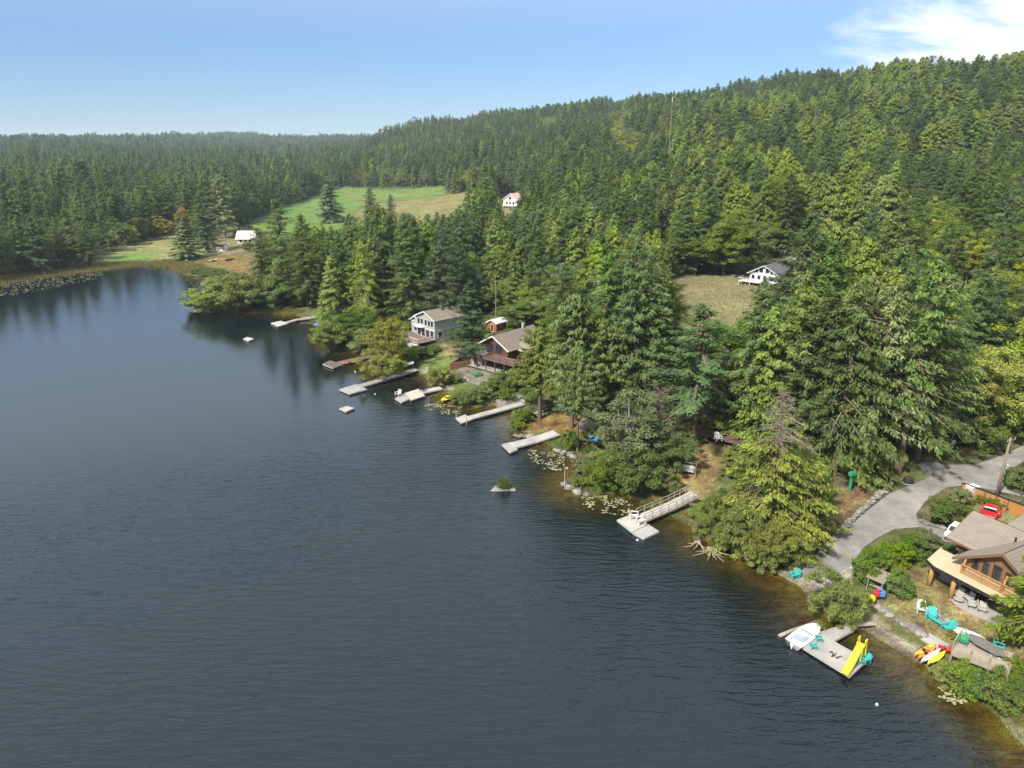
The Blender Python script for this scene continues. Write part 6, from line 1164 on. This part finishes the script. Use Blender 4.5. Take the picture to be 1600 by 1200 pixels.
def antenna():
    p = PT(1046, 430); z = hz(*p); P_ = Vector((p[0], p[1], z)); lo, hi = 5, 90
    for _ in range(25):
        k = (lo + hi) / 2
        if proj(np.array(P_) + np.array((0, 0, k)))[1] > 152: lo = k
        else: hi = k
    o = empty('radio_mast', P_, 0, 'tall pale radio mast above the hillside forest', 'mast'); a = MB(); a.tube([(0, 0, 0), (0, 0, hi)], [.3, .2], 8); a.build('mast', M['pole'], o); b = MB(); b.tube([(0, 0, hi - 3), (0, 0, hi)], .35, 8); b.build('antenna', M['steel'], o)
antenna()
def street_sign():
    p = G(1486, 706); o = empty('road_sign', p, .2, 'small white sign on a post at the junction verge', 'sign'); a = MB(); a.tube([(0, 0, 0), (0, 0, 1.6)], .05, 6); a.build('post', M['steel'], o); b = MB(); b.box((0, -.06, 1.55), (.7, .04, .7)); b.build('board', M['cream'], o); c = MB(); c.box((0, -.06, .8), (.45, .04, .4)); c.build('board', M['white'], o)
street_sign()
def planter():
    p = G(1418, 756); o = empty('barrel_planter', p, 0, 'black barrel planter on the verge of the road junction', 'planter'); a = MB(); a.lathe([(.55, 0), (.68, .4), (.6, .8)], 14); a.build('barrel', M['black'], o); b = MB(); b.lathe([(.62, .0), (.66, .03), (.62, .06)], 14, (0, 0, .1)); b.build('hoop', M['white'], o); c = MB(); c.lathe([(.5, .78), (.45, .95), (.1, 1.15)], 12); c.build('soil', M['dark'], o)
planter()
def hand_pump():
    p = G(1327, 768); o = empty('green_stand', p, .4, 'tall green stand with flat head under the sparse roadside firs', 'stand'); a = MB(); a.tube([(0, 0, 0), (0, 0, 2.4)], [.22, .18], 8); a.build('column', M['green'], o); b = MB(); b.box((0, 0, 2.6), (1.0, .6, .5)); b.build('head', M['green'], o, bevel=.05); c = MB(); c.tube([(.3, 0, 2.3), (.8, 0, 1.2)], .07, 6); c.build('handle', M['green'], o)
hand_pump()
def marker(px, py, h, m_, label):
    o = empty('marker_post', G(px, py), 0, label, 'post'); a = MB(); a.box((0, 0, h / 2), (.14, .14, h)); a.build('post', m_, o); b = MB(); b.box((0, 0, h + .03), (.18, .18, .06)); b.build('cap', m_, o)
marker(1368, 759, 1.1, M['white'], 'short white post at the road edge by the stone wall'); marker(247, 400, 3, M['pole'], 'thin post standing in the far pasture')
# --- garden hut, toys
def hut():
    p = G(1369, 921); o = empty('garden_hut', p, LAKE + .25, 'small open garden hut with grey roof by the willow bush', 'hut'); r_ = MB(); r_.slab([(-1.3, -1.3, 1.95), (1.3, -1.3, 1.95), (1.3, 1.3, 2.5), (-1.3, 1.3, 2.5)], .1); r_.build('roof', M['shingg'], o); o.scale = (.72, .72, .8)
    for x in (-1.0, 1.0):
        for y, h in ((-1, 1.95), (1, 2.35)): q = MB(); q.bar((x, y, -.2), (x, y, h), .12, .12); q.build('post', M['wood'], o)
    q = MB(); q.box((0, .95, 1.0), (2.0, .08, 2.0)); q.build('back_wall', M['wood'], o); q = MB(); q.box((0, .2, .5), (1.9, 1.2, .12)); q.build('bench', M['wood'], o)
hut()
for i, (px, py, m_, lb) in enumerate([(1360, 938, 'yellow', 'yellow toy crate in front of the garden hut'), (1370, 930, 'red', 'red toy crate in front of the garden hut'), (1377, 930, 'blue', 'blue toy crate in front of the garden hut')]): chest(px, py, .9, (.7, .55, .5), M[m_], lb, i * .7, 'toy_crate', 'crate')
def steps(name, label, a, b, n_, wd, m_, z0=None, z1=None):
    A_, B_ = Vector(G(*a)), Vector(G(*b)); 
    if z0 is not None: A_ = Vector(PZ(*a, z0)); B_ = Vector(PZ(*b, z1))
    o = empty(name, A_, 0, label, 'steps'); d = B_ - A_; nn = Vector((-d.y, d.x, 0)).normalized() * wd / 2; f = Vector((d.x, d.y, 0)).normalized() * .16; t_ = MB(); t_.slab([nn - f, nn + f, -nn + f, -nn - f], .08); me_ = t_.mesh('tread', m_)
    for k in range(n_): link('tread', me_, o, d * (k / (n_ - 1)) + Vector((0, 0, .12)))
    for s in (-1, 1): q = MB(); q.bar(nn * s * .95 - Vector((0, 0, .05)), d + nn * s * .95 - Vector((0, 0, .05)), .07, .2); q.build('stringer', M['wood'], o)
steps('beach_steps', 'timber steps from the lawn down to the kayak beach', (1474, 1012), (1448, 997), 7, 1.6, M['dockp']); steps('garden_steps', 'lower flight of slatted garden steps below the cedars', (912, 674), (922, 658), 9, 4.2, M['wood'], 1.8, 3.4); steps('garden_steps', 'upper flight of slatted garden steps below the cedars', (928, 654), (934, 643), 7, 3.2, M['wood'], 3.4, 4.6)
# --- lower deck by the near fir
def lower_deck():
    c = Q(2.05, (1500, 997), (1489, 1013), (1577, 1046), (1592, 1022)); A_ = Vector(c[0]); o = empty('timber_deck', A_, 0, 'weathered timber deck with low rail above the shrub bank', 'deck'); q = [Vector(p) - A_ for p in c]; tag(boards([q[1], q[2], q[3], q[0]], .16, .05).build('deck_boards', M['wood'], o), kind='stuff')
    sk = MB(); sk.slab([q[1] - Vector((0, 0, .05)), q[2] - Vector((0, 0, .05)), q[2] - Vector((0, 0, .75)), q[1] - Vector((0, 0, .75))], .06); sk.build('skirt', M['wood'], o); s2 = MB(); s2.slab([q[2] - Vector((0, 0, .05)), q[3] - Vector((0, 0, .05)), q[3] - Vector((0, 0, .75)), q[2] - Vector((0, 0, .75))], .06); s2.build('skirt', M['wood'], o)
    railing(o, [q[0], q[1]], .85, M['wood'], None, 1.3); 
    for f in (0, .33, .66, 1): p_ = q[1].lerp(q[2], f); m_ = MB(); m_.bar(p_ - Vector((0, 0, 1.6)), p_ + Vector((0, 0, .5)), .12, .12); m_.build('post', M['wood'], o)
    for a_ in range(3): t_ = MB(); t_.bar(q[1] - Vector((0, 0, .15 + a_ * .22)), q[2] - Vector((0, 0, .15 + a_ * .22)), .1, .16); t_.build('skirt_board', M['wood'], o)
lower_deck()
def firepit():
    o = empty('garden_table', PZ(1540, 1016, 2.06), LAKE, 'long grey stone-topped table on the lower deck', 'table'); a = MB(); a.prism([(-1.6, -.5), (-.4, -.75), (1.2, -.6), (1.8, 0), (1.1, .6), (-.8, .65), (-1.7, .2)], .5, .62); a.build('table_top', M['rock'], o)
    for x in (-.9, .9): b = MB(); b.box((x, 0, .25), (.3, .7, .5)); b.build('leg', M['rock'], o)
firepit()
# --- grey two-storey lake house
def grey_house():
    c, yaw = hfront((650, 526), (680, 534)); p = G(680, 534); yaw = math.atan2(-.72, .69); u = Vector((math.cos(yaw), math.sin(yaw), 0)); o = empty('lake_house', Vector(p) - u * 3.6, yaw, 'grey two-storey lake house with white trim and front deck', 'house')
    gable_block(o, -3.6, 3.6, 0, 9, -.4, 5.3, 1.5, M['greys'], M['shingg'], .5, 'white', rows=1); gable_block(o, -7.4, -3.62, 1.2, 8, -.4, 3.6, 1.0, M['greys'], M['shingg'], .4, 'white')
    for x in (-2.6, -1.4, .2, 1.5, 2.6): win(o, (x, 0, 4.1), .95, 1.5, (0, -1, 0))
    for x in (-2.6, -.9, .8, 2.5): win(o, (x, 0, 1.5), 1.3, 1.9, (0, -1, 0))
    win(o, (3.6, 1.6, 1.5), 1.4, 1.3, (1, 0, 0)); win(o, (-5.6, 1.2, 1.6), 1.4, 1.4, (0, -1, 0)); b = MB(); b.box((3.63, 4.5, 2.65), (.05, 9, .22)); b.build('trim_band', M['white'], o); b = MB(); b.box((0, -.03, 2.65), (7.2, .05, .22)); b.build('trim_band', M['white'], o)
    d = MB(); d.box((-2.0, -2.7, .45), (12, 5.2, .15)); d.build('deck', M['redd'], o); railing(o, [(-8, -.2, .52), (-8, -5.25, .52), (4.0, -5.25, .52), (4.0, -.3, .52)], 1.05, M['white'], .3, 1.5)
    s_ = MB(); s_.box((-2, -5.2, -.35), (11.8, .1, 1.4)); s_.build('skirt', M['white'], o); bl = MB(); bl.box((-4.6, .6, 2.72), (2.0, 1.2, .12)); bl.build('balcony', M['white'], o); railing(o, [(-5.5, .0, 2.8), (-3.7, .0, 2.8)], .95, M['white'], None, .9)
    stp = MB()
    for k in range(5): stp.box((4.7 + k * .28, 2.6, .45 - k * .2), (.3, 1.6, .08))
    stp.build('side_steps', M['redw'], o)
    return o
GH = grey_house()
def parasol():
    p = G(660, 527); o = empty('market_umbrella', (p[0], p[1], p[2] + .6), 0, 'white square umbrella on the grey house deck', 'umbrella'); a = MB(); a.lathe([(1.9, 2.3), (1.0, 2.7), (.03, 2.95)], 8); a.build('canopy', M['white'], o); b = MB(); b.tube([(0, 0, 0), (0, 0, 2.8)], .04, 6); b.build('pole', M['steel'], o)
parasol()
# --- red-brown lake house with deck on posts
def red_house():
    yaw = math.atan2(-.66, .75); p = Vector(G(792, 574)); u = Vector((math.cos(yaw), math.sin(yaw), 0)); o = empty('lake_house', p - u * 3.5, yaw, 'red-brown lake house with grey roof and deck on posts', 'house'); w_ = M['redw']
    gable_block(o, -3.8, 3.8, 0, 12, -.3, 4.2, 2.1, w_, M['shingg'], .8, 'cream', rows=1); gable_block(o, 3.82, 8.5, 3.0, 9.5, -.3, 3.8, 1.7, w_, M['shingg'], .6, 'cream', axis='x')
    for x in (-1.3, 1.3): win(o, (x, 0, 3.6), 2.0, 2.0, (0, -1, 0), 'redw', bars=(2, 1))
    for x in (-1.2, 1.2): win(o, (x, 0, 4.85), .9, .6, (0, -1, 0), 'redw')
    for y in (4.2, 6.5): win(o, (8.5, y, 2.9), 1.2, 1.3, (1, 0, 0), 'cream')
    for x in (-2, 1.5): win(o, (x, 0, 1.0), 1.6, 1.6, (0, -1, 0), 'redw')
    d = MB(); d.box((2.0, -1.9, 2.15), (13.5, 3.7, .16)); d.build('deck', M['redd'], o); railing(o, [(-4.7, -.1, 2.23), (-4.7, -3.7, 2.23), (8.7, -3.7, 2.23), (8.7, 2.9, 2.23)], 1.05, w_, .22, 1.9)
    for x in (-4.4, -1.8, .8, 3.4, 6.0, 8.5): q = MB(); q.bar((x, -3.6, -.8), (x, -3.6, 2.1), .18, .18); q.build('post', w_, o)
    sl = MB(); sl.box((2, -2.0, -.25), (13, 3.4, .1)); sl.build('lower_patio', M['conc'], o); ch = MB(); ch.box((1.2, 8, 7.2), (.6, .6, 1.2)); ch.build('chimney', M['stone'], o)
red_house()
def shed(name, label, px, py, yaw, wd, ln, h, rise, wm, rm, fm='cream', door=True, over=.3):
    o = empty(name, G(px, py), yaw, label, 'shed'); gable_block(o, -wd / 2, wd / 2, 0, ln, -.3, h, rise, wm, rm, over, fm)
    if door: d = win(o, (0, 0, h * .42), wd * .28, h * .8, (0, -1, 0), fm, 'door')
    win(o, (wd / 2, ln / 2, h * .6), .8, .7, (1, 0, 0), fm); return o
HY = math.atan2(-.66, .75)
shed('garden_shed', 'bright orange-red garden shed with pale metal roof', 769, 518, HY, 2.8, 3.6, 2.2, .7, mat('orange_red_siding', (.30, .08, .028), .8, .15, 2), M['metalroof']); shed('wood_shed', 'small brown timber shed left of the red-brown house', 744, 573, HY, 3.2, 3.6, 2.6, .7, M['wood'], M['metalroof'], 'trim')
def log_wall():
    A_, B_ = Vector(G(703, 578)), Vector(G(736, 570)); o = empty('timber_wall', A_, 0, 'brown stacked timber retaining wall on the lawn', 'retaining wall'); d = B_ - A_; d.z = 0
    for k in range(5): m_ = MB(); m_.bar(Vector((0, 0, .15 + k * .3)), d + Vector((0, 0, .15 + k * .3)), .3, .28); m_.build('timber', M['cedarw'], o)
    for k in range(5): m_ = MB(); m_.bar(Vector((0, 0, .15 + k * .3)), Vector((2.2, 5.0, .15 + k * .3)), .29, .27); m_.build('timber', M['cedarw'], o)
log_wall()
def picnic(px, py, yaw, m_, label, z=None):
    p = G(px, py); o = empty('picnic_table', p, yaw, label, 'table'); 
    for k in range(4): b = MB(); b.box((0, -.3 + k * .2, .75), (1.9, .17, .05)); b.build('top_board', m_, o)
    for y in (-.75, .75): b = MB(); b.box((0, y, .45), (1.9, .28, .05)); b.build('seat', m_, o)
    for x in (-.7, .7):
        for s in (-1, 1): b = MB(); b.bar((x, s * .62, 0), (x, s * .22, .73), .09, .09); b.build('leg', m_, o)
        b = MB(); b.bar((x, -.85, .42), (x, .85, .42), .07, .09); b.build('crossbar', m_, o)
picnic(745, 587, .5, mat('green_wood', (.05, .26, .14), .7, .1, 1), 'green picnic table on the paved garden terrace'); picnic(841, 650, .8, M['wood'], 'weathered wooden picnic bench under the yellow-green cedar')
# --- hillside house
def hill_house():
    yaw = math.atan2(-.66, .75); p = Vector(G(1192, 444)); o = empty('hillside_house', p, yaw, 'white hillside house with dark roof and tall gable windows', 'house'); o.scale = (.82, .82, .82)
    gable_block(o, -4.8, 4.8, 0, 12, -.6, 3.6, 2.6, M['white'], M['shingd'], .8, 'white', rows=1)
    for x, h in ((-1.05, 1.5), (1.05, 1.5)): win(o, (x, 0, 4.5), 1.3, h, (0, -1, 0))
    for x in (-2.6, 2.6): win(o, (x, 0, 4.0), 1.1, .9, (0, -1, 0))
    for x in (-3.6, -1.6, .4, 2.4, 3.9): win(o, (x, 0, 2.0), 1.1, 1.6, (0, -1, 0))
    d = MB(); d.box((-1.0, -2.0, .9), (12, 4.0, .2)); d.build('deck', M['white'], o); railing(o, [(-7, -.2, 1.0), (-7, -4, 1.0), (5, -4, 1.0), (5, -.2, 1.0)], 1.1, M['white'], None, 1.5, .12)
    for x in (-6.8, -3, .8, 4.8): q = MB(); q.bar((x, -3.9, -2), (x, -3.9, .9), .2, .2); q.build('post', M['white'], o)
    v = MB(); v.tube([(2.2, 7, 4.6), (2.2, 7, 6.0)], .12, 8); v.build('flue', M['steel'], o)
hill_house()
def far_house():
    p = Vector(G(797, 323)); o = empty('farm_house', p, math.atan2(-.5, .86), 'distant white house with rusty roof beyond the firs', 'house'); gable_block(o, -4.5, 4.5, 0, 9, -.5, 4.0, 3.2, M['white'], M['rust'], .5, 'white')
    for x in (-2.2, 0, 2.2): win(o, (x, 0, 2.0), 1.2, 1.6, (0, -1, 0))
    win(o, (0, 0, 4.8), 1.6, 1.6, (0, -1, 0)); d = MB(); d.box((0, -1.5, .6), (9, 3, .2)); d.build('deck', M['cream'], o)
far_house()
def barn():
    p = Vector(G(384, 380)); o = empty('barn', p, .05, 'old barn with broad white and rust-stained metal roof', 'barn'); o.scale = (.72, .72, .72)
    gable_block(o, -5.5, 5.5, 0, 10, -.4, 3.2, 4.2, M['cream'], M['metalroof'], .8, 'cream', axis='x')
    pt = MB(); pt.slab([(.6, 1.6, 5.05), (4.8, 1.4, 4.85), (5.4, 4.0, 6.95), (1.8, 3.4, 6.45)], .02); pt.build('rust_patch', M['rust'], o, (0, 0, .06))
    for x in (-3, 0, 3): win(o, (x, 0, 1.5), 1.8, 1.8, (0, -1, 0), 'wood', 'door')
barn()
def farm_shed():
    o = empty('farm_shed', G(343, 393), .12, 'small whitewashed shed with brown roof under the dark fir', 'shed'); o.scale = (.72, .72, .72); gable_block(o, -4.0, 4.0, 0, 4.5, -.4, 2.4, 1.5, M['white'], M['shingg'], .3, 'white', axis='x')
    for x in (-2.5, -.2, 2.3): win(o, (x, 0, 1.3), .9, .9, (0, -1, 0))
    a = MB(); a.box((-5.2, 2, .7), (2.4, 3, 2.0)); a.build('lean_to', M['white'], o)
farm_shed()
# --- cabin and deck half hidden behind the near shrubs
def cabin():
    yaw = math.atan2(-.6, .8); o = empty('cabin', G(1120, 690), yaw, 'brown timber cabin half hidden behind the dead-topped cedar', 'house'); gable_block(o, -3.5, 5.5, 2.4, 8, -.3, 3.0, 1.4, M['cedarw'], M['shingd'], .5, 'trim', axis='x'); win(o, (-1.5, 2.4, 1.8), 1.2, 1.2, (0, -1, 0), 'cream'); win(o, (1.5, 2.4, 1.5), 1.0, 2.0, (0, -1, 0), 'cream', 'door'); d = MB(); d.box((.5, .6, .9), (9, 3.4, .15)); d.build('deck', M['redd'], o); railing(o, [(-4, 2.2, .97), (-4, -1.1, .97), (5, -1.1, .97)], 1.0, M['trim'], None, 1.5)
    for x in (-3.8, .2, 4.6): q = MB(); q.bar((x, -1.0, -1), (x, -1.0, .85), .16, .16); q.build('post', M['trim'], o)
cabin()
chair(1122, 688, 0.2, 'white', 'white chair on the cabin deck', z=4.2, sc=1.2)
def cabin2():
    yaw = math.atan2(-.55, .83); o = empty('cabin', G(960, 640), yaw, 'grey-roofed cabin glimpsed between the cedar trunks', 'house'); gable_block(o, -4, 4, 2, 9, -.3, 3.0, 1.6, M['greys'], M['shing'], .5, 'cream', axis='x')
    for x in (-2, 1): win(o, (x, 2, 1.6), 1.2, 1.4, (0, -1, 0))
    d = MB(); d.box((-2.5, -.2, .5), (8, 4, .15)); d.build('terrace', M['dockp'], o); railing(o, [(-6.4, -2.1, .58), (1.4, -2.1, .58)], 1.0, M['black'], None, 1.3)
cabin2()
def swing():
    p = G(1074, 741); o = empty('swing_seat', p, LAKE + .6, 'white garden swing seat on the gangway clearing', 'swing seat'); s = MB(); s.slab([(-1.0, -.4, .7), (1.0, -.4, .7), (1.0, .1, .62), (-1.0, .1, .62)], .06); s.slab([(-1.0, .1, .62), (1.0, .1, .62), (1.0, .45, 1.25), (-1.0, .45, 1.25)], .06); s.build('seat', M['white'], o)
    for x in (-1.25, 1.25):
        for y in (-.8, .8): q = MB(); q.tube([(x, y, 0), (x * .95, 0, 1.9)], .05, 6); q.build('leg', M['wood'], o)
    q = MB(); q.tube([(-1.25, 0, 1.88), (1.25, 0, 1.88)], .05, 6); q.build('top_bar', M['wood'], o)
swing()
chest(1027, 762, .9, (1.0, .7, .9), M['frame'], 'grey wooden box on the grass above the gangway', .4)
def flag():
    o = empty('flagpole', PZ(882, 759, .2), 0, 'thin flagpole with small red and white flag on the jetty', 'flag'); a = MB(); a.tube([(0, 0, 0), (0, 0, 3.0)], .035, 6); a.build('pole', M['white'], o); b = MB(); b.slab([(.03, 0, 2.95), (.55, .1, 2.85), (.55, .1, 2.5), (.03, 0, 2.6)], .012); b.build('flag', M['red'], o); c = MB(); c.slab([(.2, .02, 2.93), (.38, .055, 2.9), (.38, .055, 2.55), (.2, .02, 2.58)], .02); c.build('flag_band', M['white'], o)
flag()
def farm_flag():
    o = empty('flagpole', G(287, 372), 0, 'distant flagpole with small flag behind the golden tree', 'flag'); a = MB(); a.tube([(0, 0, 0), (0, 0, 14.5)], .09, 6); a.build('pole', M['white'], o); b = MB(); b.slab([(.08, 0, 14.4), (1.6, .3, 14.0), (1.6, .3, 13.1), (.08, 0, 13.4)], .02); b.build('flag', M['red'], o)
farm_flag()
def deck_chairs(): 
    for px, py, dy, lb in [(622, 618, .5, 'white folding chair at the tip of the tan swim dock'), (661, 611, 2.0, 'dark deck chair in the middle of the swim dock')]: chair(px, py, LAKE + dy, 'white' if 'white' in lb else 'black', lb, z=.5, sc=1.2)
deck_chairs()
# ---------------------------------------------------------------- haze: the lake air between here and the far hills
hm = bpy.data.materials.new('lake_air'); hm.use_nodes = True; t = hm.node_tree; t.nodes.remove(t.nodes['Principled BSDF']); pv = t.nodes.new('ShaderNodeVolumePrincipled'); pv.inputs['Color'].default_value = (.72, .86, 1.0, 1); pv.inputs['Density'].default_value = 0.00011; pv.inputs['Anisotropy'].default_value = .1; t.links.new(pv.outputs[0], t.nodes['Material Output'].inputs['Volume'])
hb_ = MB(); hb_.box((0, 0, 0), (14400, 14400, 180)); h = hb_.build('haze', hm, None, (0, 0, 80)); tag(h, kind='stuff'); tag(h, 'pale summer haze in front of the far hills', 'haze')
